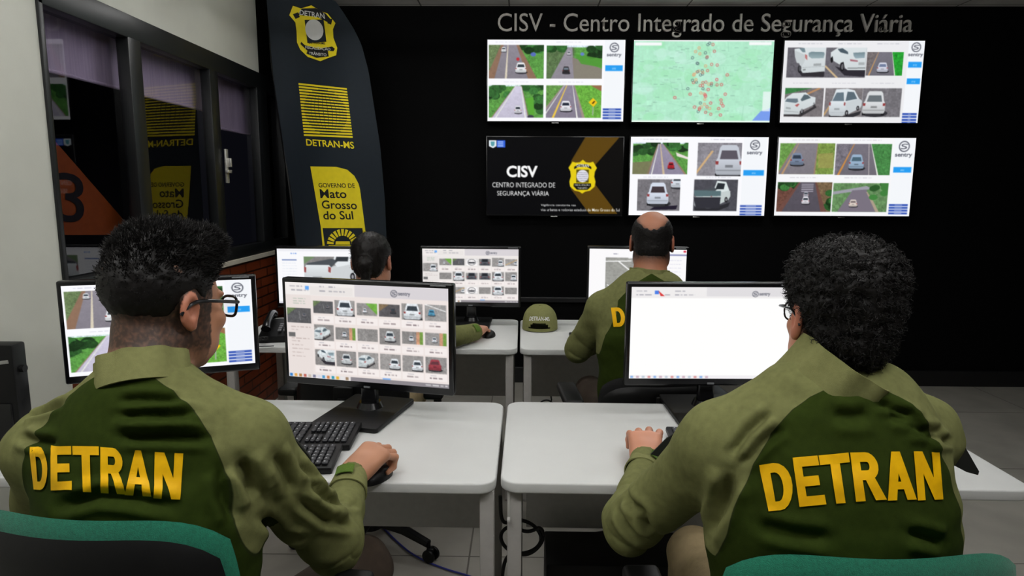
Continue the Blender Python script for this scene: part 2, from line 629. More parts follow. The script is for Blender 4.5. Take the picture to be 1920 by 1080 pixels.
# ------------------------------------------------------------------ pictures on the screens, drawn as coloured points
class Img:
    def __init__(s, w, h, bg=(1, 1, 1)):
        s.w, s.h = w, h
        s.a = np.empty((h, w, 3))
        s.a[:] = bg
        s.rng = np.random.default_rng(w * 7 + h)
        s.win(0, 0, 1, 1)

    def win(s, x0, y0, x1, y1):
        s.o = (x0, y0, x1 - x0, y1 - y0)
        return s

    def T(s, pts):
        p = np.array(pts, float)
        ox, oy, sx, sy = s.o
        return np.c_[(ox + p[:, 0] * sx) * s.w, (oy + p[:, 1] * sy) * s.h]

    def _clip(s):
        ox, oy, sx, sy = s.o
        return max(0, int(round(ox * s.w))), max(0, int(round(oy * s.h))), min(s.w, int(round((ox + sx) * s.w))), min(s.h, int(round((oy + sy) * s.h)))

    def cover(s, P, n=3):
        X0, Y0, X1, Y1 = s._clip()
        x0, y0 = max(X0, int(P[:, 0].min())), max(Y0, int(P[:, 1].min()))
        x1, y1 = min(X1, int(P[:, 0].max()) + 2), min(Y1, int(P[:, 1].max()) + 2)
        if x1 <= x0 or y1 <= y0:
            return None
        xs = x0 + (np.arange((x1 - x0) * n) + .5) / n
        ys_ = y0 + (np.arange((y1 - y0) * n) + .5) / n
        gx, gy = np.meshgrid(xs, ys_)
        ins = np.zeros(gx.shape, bool)
        Q = np.roll(P, -1, 0)
        for (ax, ay), (bx_, by) in zip(P, Q):
            if ay == by:
                continue
            c = ((ay > gy) != (by > gy)) & (gx < (bx_ - ax) * (gy - ay) / (by - ay) + ax)
            ins ^= c
        cov = ins.reshape(y1 - y0, n, x1 - x0, n).mean((1, 3))
        return x0, y0, x1, y1, cov

    def poly(s, pts, col, al=1., col2=None):
        r = s.cover(s.T(pts))
        if r is None:
            return s
        x0, y0, x1, y1, cov = r
        c = np.array(col, float)
        if col2 is not None:
            t_ = np.linspace(0, 1, y1 - y0)[:, None, None]
            c = c * (1 - t_) + np.array(col2) * t_
        k = (cov * al)[..., None]
        s.a[y0:y1, x0:x1] = s.a[y0:y1, x0:x1] * (1 - k) + c * k
        return s

    def rect(s, x0, y0, x1, y1, col, al=1., col2=None):
        return s.poly([(x0, y0), (x1, y0), (x1, y1), (x0, y1)], col, al, col2)

    def ell(s, cx, cy, rx, ry, col, al=1.):
        return s.poly([(cx + rx * cos(k * pi / 12), cy + ry * sin(k * pi / 12)) for k in range(24)], col, al)

    def ring(s, cx, cy, rx, ry, w, col):
        n = 28
        for k in range(n):
            a0, a1 = 2 * pi * k / n, 2 * pi * (k + 1) / n
            s.poly([(cx + rx * cos(a0), cy + ry * sin(a0)), (cx + rx * cos(a1), cy + ry * sin(a1)),
                    (cx + rx * (1 - w) * cos(a1), cy + ry * (1 - w) * sin(a1)), (cx + rx * (1 - w) * cos(a0), cy + ry * (1 - w) * sin(a0))], col)
        return s

    def line(s, x0, y0, x1, y1, w, col, al=1., w2=None):
        d = np.array([x1 - x0, y1 - y0])
        n = np.array([-d[1], d[0]]) / (np.hypot(*d) + 1e-9)
        w2 = w if w2 is None else w2
        a, b = np.array([x0, y0]), np.array([x1, y1])
        return s.poly([a + n * w / 2, b + n * w2 / 2, b - n * w2 / 2, a - n * w / 2], col, al)

    def noise(s, amp, cell=3):
        """blotchy texture over the current window"""
        X0, Y0, X1, Y1 = s._clip()
        h, w = Y1 - Y0, X1 - X0
        if h < 2 or w < 2:
            return s
        tot = 0
        for c, k in ((cell, 1), (cell * 2.3, .8), (1, .4)):
            g = s.rng.standard_normal((int(h / c) + 2, int(w / c) + 2))
            tot = tot + k * g[(np.arange(h) / c).astype(int)][:, (np.arange(w) / c).astype(int)]
        s.a[Y0:Y1, X0:X1] *= (1 + amp * tot * .6)[..., None]
        return s

    def text(s, str_, x0, y0, x1, y1, col, al=1., bold=.0):
        V, Tr, _ = text_unit(str_, bold)
        P = s.T(np.c_[x0 + (x1 - x0) * V[:, 0], y1 - (y1 - y0) * V[:, 1]])
        X0, Y0 = np.floor(P.min(0)).astype(int)
        X1, Y1 = np.ceil(P.max(0)).astype(int) + 1
        X0, Y0, X1, Y1 = max(X0, 0), max(Y0, 0), min(X1, s.w), min(Y1, s.h)
        if X1 <= X0 or Y1 <= Y0:
            return s
        acc = np.zeros((Y1 - Y0, X1 - X0))
        for t_ in Tr:
            r = s.cover(P[t_])
            if r is not None:
                a, b, c, d, cov = r
                acc[b - Y0:d - Y0, a - X0:c - X0] += cov[:max(0, Y1 - b), :max(0, X1 - a)]
        k = (np.clip(acc, 0, 1) * al)[..., None]
        s.a[Y0:Y1, X0:X1] = s.a[Y0:Y1, X0:X1] * (1 - k) + np.array(col) * k
        return s

    def blur(s):
        a = np.pad(s.a, ((1, 1), (1, 1), (0, 0)), 'edge')
        s.a = (a[:-2, 1:-1] + a[2:, 1:-1] + a[1:-1, :-2] + a[1:-1, 2:] + 3 * a[1:-1, 1:-1]) / 7
        return s

    def screen(s, name, W, H, parent, loc=(0, 0, 0), m=None, gain=1.0):
        """a lit panel W x H metres in the parent's x,z plane, one point per picture element"""
        w, h = s.w, s.h
        xs = (np.arange(w) / (w - 1) - .5) * W + loc[0]
        zs = (.5 - np.arange(h) / (h - 1)) * H + loc[2]
        gx, gz = np.meshgrid(xs, zs)
        V = np.c_[gx.ravel(), np.full(w * h, loc[1]), gz.ravel()]
        i = np.arange(w * h).reshape(h, w)
        F = np.c_[i[:-1, :-1].ravel(), i[1:, :-1].ravel(), i[1:, 1:].ravel(), i[:-1, 1:].ravel()]
        c = np.clip(s.a.reshape(-1, 3), 0, 1)
        c = np.where(c <= .04045, c / 12.92, ((c + .055) / 1.055) ** 2.4) * gain
        return raw_mesh(name, V, F, m or M_screen, parent, cols=c, smooth=False)


ASPH, GRASS, TREE, WHITE = (.56, .54, .58), (.36, .60, .28), (.17, .33, .16), (.93, .95, .97)


def road(im, x0, y0, x1, y1, top=(.42, .58), bot=(.1, .9), hz=.0, asph=ASPH, gl=GRASS, gr=GRASS, left_line=None, mid=None, right_line=None,
         sh=(.6, .5, .42), shw=.0, trees=(), noise=.055):
    im.win(x0, y0, x1, y1)
    im.rect(0, 0, 1, 1, gl)
    im.poly([(.5, 0), (1, 0), (1, 1), (.5, 1)], gr)
    if hz:
        im.rect(0, 0, 1, hz, (.86, .92, .96))
    for tx0, ty0, tx1, ty1 in trees:
        for k in range(9):
            u, v = im.rng.random(2)
            im.ell(tx0 + u * (tx1 - tx0), ty0 + v * (ty1 - ty0), .09, .11, tuple(np.array(TREE) * (.6 + .9 * im.rng.random())))
    im.noise(noise * 1.7, 2)
    if shw:
        im.poly([(top[0] - shw * .3, hz), (top[1] + shw * .3, hz), (bot[1] + shw, 1), (bot[0] - shw, 1)], sh)
    im.poly([(top[0], hz), (top[1], hz), (bot[1], 1), (bot[0], 1)], asph, 1, tuple(c * .93 for c in asph))
    L = lambda u: (top[0] + (top[1] - top[0]) * u, bot[0] + (bot[1] - bot[0]) * u)
    for u, col, w in ((left_line, (.9, .9, .88), .022), (right_line, (.92, .92, .9), .026)):
        if u is not None:
            a, b = L(u)
            im.line(a, hz, b, 1, .008, col, 1, w)
    if mid is not None:
        a, b = L(mid[0])
        im.line(a, hz, b, 1, .012, mid[1], 1, .04)
    im.noise(noise * .35, 3)


def car_rear(im, cx, cy, w, col=WHITE, win=(.22, .25, .28), asp=1., dark=False, skew=0.):
    """car seen from behind and above; cx,cy centre, w width as window fractions"""
    ox, oy, sx, sy = im.o
    k = (sx * im.w) / (sy * im.h) * asp     # keep the shape square in pixels
    X = lambda u, v: (cx + w * (u + skew * v), cy + w * k * v)
    c = np.array(col)
    im.ell(cx + w * .06, cy + w * k * .42, w * .56, w * k * .16, (.12, .12, .14), .75)
    for u in (-.42, .42):
        im.poly([X(u - .07, .2), X(u + .07, .2), X(u + .07, .5), X(u - .07, .5)], (.08, .08, .09))
    im.poly([X(-.5, .05), X(-.44, -.08), X(.44, -.08), X(.5, .05), X(.5, .36), X(.45, .43), X(-.45, .43), X(-.5, .36)], c, 1, tuple(c * .82))
    im.poly([X(-.43, -.05), X(-.34, -.42), X(-.26, -.5), X(.26, -.5), X(.34, -.42), X(.43, -.05)], c * .97)
    im.poly([X(-.34, -.06), X(-.27, -.33), X(.27, -.33), X(.34, -.06)], win)
    for u in (-.44, .44):
        im.poly([X(u - .06, .0), X(u + .06, .0), X(u + .05, .11), X(u - .05, .11)], (.58, .24, .24))
    im.poly([X(-.14, .12), X(.14, .12), X(.14, .2), X(-.14, .2)], c * .62)
    im.poly([X(-.48, .27), X(.48, .27), X(.46, .31), X(-.46, .31)], c * .7)


def car_quarter(im, cx, cy, w, flip=1, col=(.88, .91, .93), win=(.36, .42, .46), suv=False, pickup=False):
    """big car seen from the rear quarter: tail on one side, flank receding"""
    ox, oy, sx, sy = im.o
    k = (sx * im.w) / (sy * im.h)
    X = lambda u, v: (cx + flip * w * u, cy + w * k * v)
    P = lambda *q: [X(*p) for p in q]
    c = np.array(col)
    im.poly(P((-.5, .2), (.1, .38), (.52, .34), (.5, .44), (-.1, .46), (-.45, .32)), (.16, .16, .18), .9)
    roof = -.46 if suv else -.38
    # flank running away from the tail
    im.poly(P((.02, -.06), (.04, .32), (-.08, .31), (-.44, .13), (-.5, .02), (-.49, -.12), (-.36, -.2)), c * .9)
    if pickup:
        im.poly(P((-.46, -.14), (-.36, roof), (-.1, roof - .03), (-.02, -.16), (-.1, -.06)), c)
        im.poly(P((-.12, -.18), (.0, -.22), (.46, -.13), (.5, -.02), (.05, -.02)), (.30, .32, .34))
        im.poly(P((-.33, roof + .05), (-.12, roof + .03), (-.06, -.17), (-.3, -.17)), win)
    else:
        im.poly(P((-.4, -.17), (-.24, roof + .03), (-.02, roof - .02), (.34, roof), (.46, -.07), (.05, -.04)), c, 1, c * .95)
        im.poly(P((-.34, -.17), (-.22, roof + .08), (-.02, roof + .07), (.02, -.1)), win)
        im.poly(P((.07, -.09), (.1, roof + .09), (.32, roof + .1), (.44, -.09)), tuple(np.array(win) * 1.12))
    # tail
    im.poly(P((.0, -.04), (.05, -.1), (.48, -.1), (.53, .02), (.52, .28), (.46, .36), (.07, .36), (.01, .3)), c, 1, tuple(c * .84))
    for u in (.015, .475):
        im.poly(P((u, -.05), (u + .05, -.07), (u + .055, .03), (u + .01, .05)), (.60, .30, .30))
    im.poly(P((.19, .12), (.36, .12), (.36, .18), (.19, .18)), c * .72)
    im.line(*X(.03, .25), *X(.52, .26), .008, c * .74)
    for u, v, r in ((-.38, .12, .075), (-.04, .27, .088)):
        im.ell(*X(u, v), w * r * .6, w * k * r, (.1, .1, .11))
        im.ell(*X(u, v), w * r * .3, w * k * r * .55, (.6, .6, .62))


def car_near(im, kind):
    """close-up of a pale car from behind, in the current window (0..1)"""
    c, g, dk = np.array((.86, .89, .90)), (.46, .54, .57), (.10, .10, .11)
    P = im.poly
    if kind == 'hatch':
        P([(.30, .78), (1, .80), (1, .97), (.42, .95)], (.17, .16, .18), .9)
        im.ell(.35, .70, .05, .13, dk)
        P([(.18, .05), (.44, .0), (1, .0), (1, .78), (.68, .82), (.43, .84), (.36, .70), (.33, .52), (.26, .50), (.20, .28)], c, 1, c * .93)
        P([(.20, .10), (.46, .24), (.47, .42), (.40, .62), (.33, .52), (.26, .50), (.20, .28)], c * .9)
        im.ell(.355, .69, .035, .10, (.32, .32, .34))
        P([(.29, .02), (.44, .02), (.47, .16), (.40, .16)], g)
        P([(.55, .18), (.62, .14), (.95, .15), (.97, .22), (.95, .35), (.64, .36), (.56, .29)], g, 1, (.62, .70, .72))
        P([(.46, .22), (.52, .25), (.53, .42), (.47, .35)], (.74, .46, .46))
        P([(.70, .53), (.90, .52), (.90, .60), (.70, .61)], c * .74)
        im.line(.42, .66, 1, .62, .015, c * .78)
        P([(.43, .72), (.5, .7), (.5, .75), (.43, .77)], c * .6)
    elif kind == 'suv':
        P([(.25, .62), (.55, .72), (1, .74), (1, .96), (.5, .92)], (.16, .15, .18), .9)
        im.ell(.16, .38, .035, .12, dk)
        im.ell(.43, .62, .055, .16, dk)
        P([(.12, .16), (.28, .01), (.52, -.02), (1, .0), (1, .74), (.56, .74), (.49, .66), (.45, .47), (.38, .50), (.36, .56), (.20, .44), (.17, .28), (.13, .34)], c, 1, c * .95)
        P([(.28, .05), (.40, .02), (.54, .14), (.55, .22), (.36, .16)], (.30, .36, .40))
        P([(.67, .17), (.96, .15), (.96, .34), (.74, .36), (.69, .28)], g, 1, (.62, .70, .74))
        P([(.60, .38), (.80, .42), (.80, .47), (.62, .45)], (.66, .44, .48))
        P([(.82, .48), (.97, .48), (.97, .57), (.82, .57)], c * .78)
        im.line(.56, .68, 1, .67, .03, c * .55)
        im.ell(.43, .63, .03, .10, (.4, .4, .42))
    else:
        P([(0, .88), (.4, .93), (.82, .60), (.84, .68), (.45, 1), (0, .98)], (.20, .19, .20), .9)
        im.ell(.47, .80, .045, .12, dk)
        im.ell(.77, .55, .03, .09, dk)
        P([(0, .42), (.05, .32), (.20, .18), (.54, .15), (.66, .28), (.80, .32), (.80, .55), (.74, .60), (.52, .74), (.42, .80), (.40, .92), (.0, .92)], c, 1, c * .92)
        P([(.02, .47), (.07, .36), (.34, .36), (.36, .48), (.30, .52)], (.42, .48, .52))
        P([(.42, .40), (.50, .22), (.60, .24), (.68, .34), (.45, .46)], (.34, .40, .43))
        P([(.28, .60), (.36, .54), (.40, .56), (.34, .66)], (.70, .36, .36))
        P([(.05, .66), (.18, .68), (.18, .74), (.05, .72)], c * .74)
        im.line(0, .80, .38, .84, .02, c * .72)
        im.ell(.47, .80, .028, .08, (.5, .5, .52))
        im.ell(.77, .55, .018, .055, (.5, .5, .52))


def logo(im, cx, cy, r, col=(.30, .31, .36), word=True, side=False):
    """ring-and-S emblem with its word beneath (or beside)"""
    ox, oy, sx, sy = im.o
    k = (sx * im.w) / (sy * im.h)
    im.ring(cx, cy, r, r * k, .2, col)
    q = [(.62, -.36), (.1, -.42), (-.38, -.32), (-.4, -.08), (.35, .08), (.38, .32), (-.1, .42), (-.62, .36)]
    for a, b in zip(q, q[1:]):
        im.line(cx + a[0] * r, cy + a[1] * r * k, cx + b[0] * r, cy + b[1] * r * k, r * .26, col)
    if word:
        if side:
            im.text('sentry', cx + r * 1.25, cy - r * k * .45, cx + r * 4.6, cy + r * k * .75, col, 1, .012)
        else:
            im.text('sentry', cx - r * 1.55, cy + r * k * 1.22, cx + r * 1.55, cy + r * k * 2.05, col, 1, .015)


def sidebar(im, x0, x1, logo_r, ly, buttons, by):
    im.win(0, 0, 1, 1)
    im.rect(x0, 0, x1, 1, (.96, .97, .985))
    logo(im, (x0 + x1) / 2, ly, logo_r)
    for y in buttons:
        im.rect(x0 + .008, y, x1 - .006, y + .07, (.16, .62, .95))
        im.text('enviar', (x0 + x1) / 2 - .012, y + .022, (x0 + x1) / 2 + .016, y + .05, (.75, .9, 1))
    for i in range(4):
        y = by + i * .036
        im.rect(x0 - .002, y, x1 - .008, y + .026, (.24, .36, .72))
        im.rect(x0 + .04, y + .008, x1 - .05, y + .018, (.62, .68, .86))


def scribble(im, x0, y, x1, col=(.55, .55, .6), al=.8, h=.008):
    x = x0
    while x < x1:
        w = .01 + .03 * im.rng.random()
        im.rect(x, y, min(x1, x + w), y + h, col, al * (.5 + .5 * im.rng.random()))
        x += w + .008


YEL = (.93, .78, .30)


def four_roads(w=260, h=152):
    """four road cameras with the side panel"""
    im = Img(w, h, (.985, .985, 1))
    road(im, .012, .065, .41, .475, (.27, .5), (.1, .72), 0, left_line=None, right_line=None, mid=(.34, (.86, .82, .74)), sh=(.56, .44, .36), shw=.16,
         trees=((.62, -.05, 1, .2),), gl=(.42, .5, .34))
    car_rear(im, .27, .14, .09)
    im.ell(.53, .42, .03, .05, (.75, .2, .24))
    car_rear(im, .585, .68, .2, (.95, .96, .97), asp=.95)
    im.ell(.81, .28, .05, .06, (.35, .42, .8), .9)
    road(im, .43, .07, .835, .475, (.38, .46), (.08, .5), .06, asph=(.6, .58, .62), shw=.0, gl=(.36, .46, .3), trees=((0, -.02, .3, .14), (.72, .02, 1.05, .3)))
    im.poly([(.46, .35), (1, .7), (1, 1), (.5, 1)], (.55, .5, .48), .9)
    im.poly([(.5, .25), (1, .4), (1, .66), (.62, .55)], (.32, .6, .22), .9)
    car_rear(im, .4, .23, .07, (.85, .85, .88))
    car_rear(im, .355, .74, .13, (.2, .19, .2), (.45, .5, .55))
    im.ell(.64, .26, .035, .05, (.4, .5, .85), .9)
    road(im, .012, .555, .41, .955, (.48, .6), (.06, .72), .03, asph=(.82, .80, .88), right_line=.93, left_line=.1, shw=.02,
         trees=((-.02, .05, .36, .34), (.66, -.02, 1.02, .2), (.86, .1, 1.05, .9), (0, .2, .2, .45)))
    im.poly([(.68, .4), (.82, .36), (.84, .9), (.76, .96)], (.36, .66, .22))
    car_rear(im, .535, .75, .13, (.9, .9, .93), (.2, .22, .25), 1.1)
    im.ell(.77, .97, .06, .06, (.25, .25, .3))
    road(im, .43, .555, .835, .955, (.32, .5), (-.1, .66), .0, asph=(.56, .53, .6), left_line=.06, right_line=.88, mid=(.3, YEL), shw=.05, sh=(.62, .56, .52),
         gr=(.42, .68, .26), gl=(.4, .6, .3))
    im.poly([(.8, 0), (1, 0), (1, .18)], (.6, .42, .3))
    car_rear(im, .36, .64, .2, (.95, .95, .98), (.16, .18, .24), .95)
    im.poly([(.85, .38), (.93, .52), (.86, .66), (.77, .52)], (.95, .78, .1))
    im.line(.855, .66, .85, .92, .02, (.62, .68, .6))
    im.line(.84, .56, .88, .48, .03, (.3, .22, .05))
    sidebar(im, .85, .99, .034, .095, (.31,), .835)
    im.win(0, 0, 1, 1)
    for x0, y in ((.06, .028), (.5, .028), (.12, .51), (.52, .51)):
        scribble(im, x0, y, x0 + .18, (.78, .78, .84))
    return im.blur()


def traffic_map(w=262, h=152):
    im = Img(w, h, (.70, .92, .80))
    im.noise(.02, 4)
    for k in range(60):
        u, v = im.rng.random(2)
        im.ell(u, v, .03 + .06 * im.rng.random(), .03 + .06 * im.rng.random(), (.62, .90, .70) if k % 3 else (.80, .95, .90), .35)
    for k in range(26):
        u, v, a = *im.rng.random(2), im.rng.random() * 6
        im.line(u, v, u + .2 * cos(a), v + .2 * sin(a), .004, (.55, .78, .66), .5)
    for k in range(70):
        u, v = im.rng.random(2)
        im.rect(u, v, u + .03, v + .008, (.45, .6, .55), .45)
    im.poly([(.86, 1), (.93, .86), (1, .82), (1, 1)], (.48, .62, .93))
    im.rect(.94, .62, .995, .86, (.93, .97, .97), .8)
    for k in range(56):
        u, v = .5 + .045 * im.rng.standard_normal() + .04 * (k % 3 == 0), .5 + .22 * im.rng.standard_normal()
        c = [(.85, .35, .35), (.35, .42, .45), (.93, .62, .45)][k % 3]
        im.ring(u, v, .011, .019, .45, c)
    for k in range(16):
        u, v = .55 + .09 * im.rng.standard_normal(), .72 + .1 * im.rng.standard_normal()
        im.ring(u, v, .012, .02, .5, (.88, .35, .38))
    im.rect(0, .0, 1, .018, (.97, .98, .98))
    im.rect(.01, .03, .2, .068, (.97, .98, .98))
    im.rect(.82, .025, .98, .062, (.97, .98, .98))
    im.rect(.0, .975, 1, 1, (.9, .97, .92))
    return im.blur()


def six_cars(w=262, h=152):
    im = Img(w, h, (.93, .93, .94))
    im.win(.025, .085, .30, .45).rect(0, 0, 1, 1, (.40, .39, .42)).noise(.06)
    car_near(im, 'hatch')
    im.win(.30, .085, .59, .45).rect(0, 0, 1, 1, (.42, .41, .44)).noise(.06)
    im.line(0, .6, .32, 1, .05, (.8, .7, .55))
    car_near(im, 'suv')
    road(im, .595, .135, .855, .42, (.28, .68), (.02, .8), 0, asph=(.47, .46, .5), gr=(.16, .62, .2), gl=(.45, .42, .42), right_line=1., mid=(.08, (.78, .6, .38)))
    car_rear(im, .45, .66, .3, (.85, .86, .92), (.45, .5, .62), .9)
    im.win(.025, .575, .305, .925).rect(0, 0, 1, 1, (.47, .45, .46)).poly([(0, 0), (.7, 0), (0, .22)], (.24, .5, .28)).noise(.06)
    im.line(.9, 0, .5, .25, .06, (.72, .55, .4))
    car_near(im, 'sedan')
    im.win(.315, .575, .585, .925).rect(0, 0, 1, 1, (.5, .48, .49)).noise(.06)
    im.line(.3, .3, .0, .95, .05, (.75, .62, .45))
    car_quarter(im, .58, .56, .85, -1, suv=True)
    im.win(.585, .575, .865, .925).rect(0, 0, 1, 1, (.46, .45, .47)).noise(.06)
    car_rear(im, .32, .52, .58, (.88, .89, .9), (.42, .45, .47), 1.05, skew=-.04)
    sidebar(im, .885, .995, .034, .08, (.255, .455), .875)
    im.win(0, 0, 1, 1)
    for x0, y in ((.1, .035), (.38, .035), (.66, .035), (.08, .51), (.36, .51), (.64, .51)):
        scribble(im, x0, y, x0 + .17, (.7, .7, .74))
    return im.blur()


SHIELD = [(0, -1.02), (.22, -.86), (.5, -.84), (.72, -.9), (1, -.52), (.86, -.3), (.82, 0), (.92, .32), (.86, .62), (.55, .86), (.2, .93), (0, 1.05)]
SHIELD = SHIELD + [(-x, y) for x, y in SHIELD[-2:0:-1]]


def title_slide(w=260, h=148):
    im = Img(w, h, (.012, .012, .016))
    im.poly([(.72, 0), (.97, .0), (.75, .45), (.97, .98), (.76, .98), (.62, .66), (.62, .3)], (.36, .26, .05))
    im.poly([(.97, .0), (1, .05), (1, .98), (.97, .98), (.80, .6), (.77, .48), (.82, .34)], (.03, .024, .016))
    im.poly([(.015, .045), (.07, .045), (.07, .12), (.045, .145), (.015, .12)], (.9, .93, .95))
    im.poly([(.027, .06), (.058, .06), (.055, .11), (.042, .125), (.03, .11)], (.35, .62, .66))
    im.rect(.073, .045, .135, .135, (.2, .38, .85))
    for y in (.06, .085, .11):
        im.rect(.08, y, .12, y + .012, (.75, .85, 1))
    im.text('CISV', .145, .365, .375, .515, (.98, .98, .98), 1, .035)
    im.text('CENTRO INTEGRADO DE', .04, .58, .505, .645, (.9, .9, .9), 1, .012)
    im.text('SEGURANÇA VIÁRIA', .075, .675, .46, .765, (.9, .9, .9), 1, .012)
    im.text('Vigilância constante nas', .4, .855, .66, .893, (.93, .93, .93), 1, .01)
    im.text('vias urbanas e rodovias estaduais de Mato Grosso do Sul', .4, .91, .985, .948, (.93, .93, .93), 1, .01)
    cx, cy, sx, sy = .705, .5, .105, .21
    Q = lambda pts: [(cx + x * sx, cy + y * sy) for x, y in pts]
    im.poly(Q(SHIELD), (.90, .80, .08))
    im.poly(Q([(-.6, -.58), (-.3, -.74), (.3, -.74), (.6, -.58), (.6, -.44), (.3, -.58), (-.3, -.58), (-.6, -.44)]), (.06, .06, .05))
    im.text('DETRAN', cx - .045, cy - .158, cx + .045, cy - .118, (.95, .95, .9), 1, .03)
    im.poly(Q([(-.44, -.42), (.44, -.42), (.44, .38), (-.44, .38)]), (.35, .31, .05))
    im.ell(cx, cy - .005, sx * .42, sy * .38, (.88, .88, .92))
    for k in range(5):
        im.line(cx - sx * .36, cy - .05 + k * .024, cx + sx * .36, cy - .045 + k * .024, .006, (.55, .55, .6))
    im.poly(Q([(-.6, .42), (.6, .42), (.62, .6), (.36, .82), (-.36, .82), (-.62, .6)]), (.08, .08, .06))
    im.text('FISCALIZAÇÃO', cx - .055, cy + .095, cx + .055, cy + .125, (.92, .92, .88), 1, .02)
    im.text('TRÂNSITO', cx - .036, cy + .132, cx + .036, cy + .16, (.92, .92, .88), 1, .02)
    return im.blur()


def mixed_cars(w=262, h=148):
    im = Img(w, h, (.985, .985, 1))
    road(im, .018, .075, .42, .475, (.46, .54), (.3, .95), .04, asph=(.6, .57, .66), left_line=.08, mid=(.42, (.8, .72, .6)), trees=((0, .02, .42, .4), (.56, .02, 1, .2)),
         shw=.04)
    im.poly([(.0, .62), (.35, .58), (.3, 1), (0, 1)], (.5, .45, .36), .8)
    im.poly([(.78, .3), (1, .45), (1, .52), (.8, .42)], (.92, .88, .86))
    car_rear(im, .7, .72, .12, (.75, .16, .2), (.3, .1, .12))
    im.win(.49, .075, .81, .49).rect(0, 0, 1, 1, (.55, .54, .57)).noise(.06)
    im.line(.34, .24, -.05, .98, .05, (.82, .68, .5))
    car_rear(im, .72, .55, .62, (.80, .82, .86), (.36, .34, .38), 1.15, skew=.03)
    im.win(.06, .535, .375, .94).rect(0, 0, 1, 1, (.47, .46, .48)).noise(.06)
    im.poly([(.4, .88), (.95, .82), (.92, .95), (.3, .97)], (.14, .12, .18))
    car_rear(im, .48, .47, .5, (.86, .89, .95), (.26, .22, .24), 1.05)
    car_rear(im, .93, .08, .3, (.88, .91, .95))
    im.win(.475, .535, .795, .94).rect(0, 0, 1, 1, (.30, .30, .33)).noise(.06)
    car_quarter(im, .44, .5, .8, -1, (.86, .9, .9), (.16, .18, .2), pickup=True)
    im.poly([(.0, .34), (.62, .36), (.62, .52), (.02, .54)], (.35, .44, .46))
    im.poly([(.0, .56), (.62, .56), (.6, .9), (.06, .92)], (.2, .2, .23))
    sidebar(im, .82, .985, .036, .10, (.415,), .86)
    im.win(0, 0, 1, 1)
    for x0, y in ((.09, .03), (.58, .03), (.1, .505), (.56, .505)):
        scribble(im, x0, y, x0 + .18, (.72, .72, .78))
    return im.blur()


def four_highways(w=262, h=150):
    im = Img(w, h, (.97, .97, .98))
    road(im, .015, .075, .415, .465, (.3, .68), (.0, .64), 0, asph=(.53, .51, .54), gr=(.48, .58, .28), gl=(.42, .6, .3), mid=(.1, (.72, .58, .44)), right_line=None, shw=.03)
    im.poly([(.7, .34), (.98, .3), (1, .8), (.72, .8)], (.66, .6, .36), .6)
    car_rear(im, .32, .52, .24, (.5, .56, .66), (.2, .24, .3), .95, skew=.05)
    road(im, .425, .08, .83, .475, (.3, .62), (.02, .78), 0, asph=(.47, .45, .49), gr=(.28, .52, .28), gl=(.47, .45, .49), mid=(.06, (.80, .55, .28)), right_line=1.0, shw=.0)
    im.line(.58, 0, .62, 1, .012, (.75, .72, .72))
    car_rear(im, .38, .58, .27, (.62, .72, .82), (.3, .4, .46), 1.0)
    road(im, .015, .565, .415, .945, (.42, .68), (.1, .82), 0, asph=(.36, .34, .38), gl=(.42, .28, .24), gr=(.46, .38, .28), sh=(.44, .3, .27), shw=.1,
         trees=((-.02, -.02, .36, .22), (.95, .3, 1.05, .9)))
    for k in range(5):
        im.rect(.44, .06 + k * .06, .66, .085 + k * .06, (.8, .78, .84), .8)
    car_rear(im, .53, .42, .1, (.7, .7, .74))
    car_rear(im, .53, .62, .14, (.93, .92, .95))
    im.win(.425, .575, .83, .945).rect(0, 0, 1, 1, (.40, .55, .36)).noise(.09)
    im.poly([(0, .3), (.6, .1), (.72, .2), (.55, .24), (.0, .4)], (.62, .62, .66))
    im.poly([(.35, .25), (.6, .22), (.8, 1), (.1, 1)], (.48, .45, .5))
    im.poly([(.62, .3), (.72, .55), (.86, 1), (.8, 1), (.6, .3)], (.68, .62, .54))
    for k in range(8):
        u, v = im.rng.random(2)
        im.ell(.72 + .28 * u, .02 + .5 * v, .08, .1, tuple(np.array(TREE) * (1. + .6 * im.rng.random())))
    car_rear(im, .38, .7, .15, (.93, .88, .84), (.5, .45, .45), .9)
    sidebar(im, .845, .99, .04, .11, (.37,), .84)
    im.win(0, 0, 1, 1)
    for x0, y in ((.1, .03), (.55, .03), (.1, .505), (.5, .505)):
        scribble(im, x0, y, x0 + .2, (.74, .72, .76))
    return im.blur()


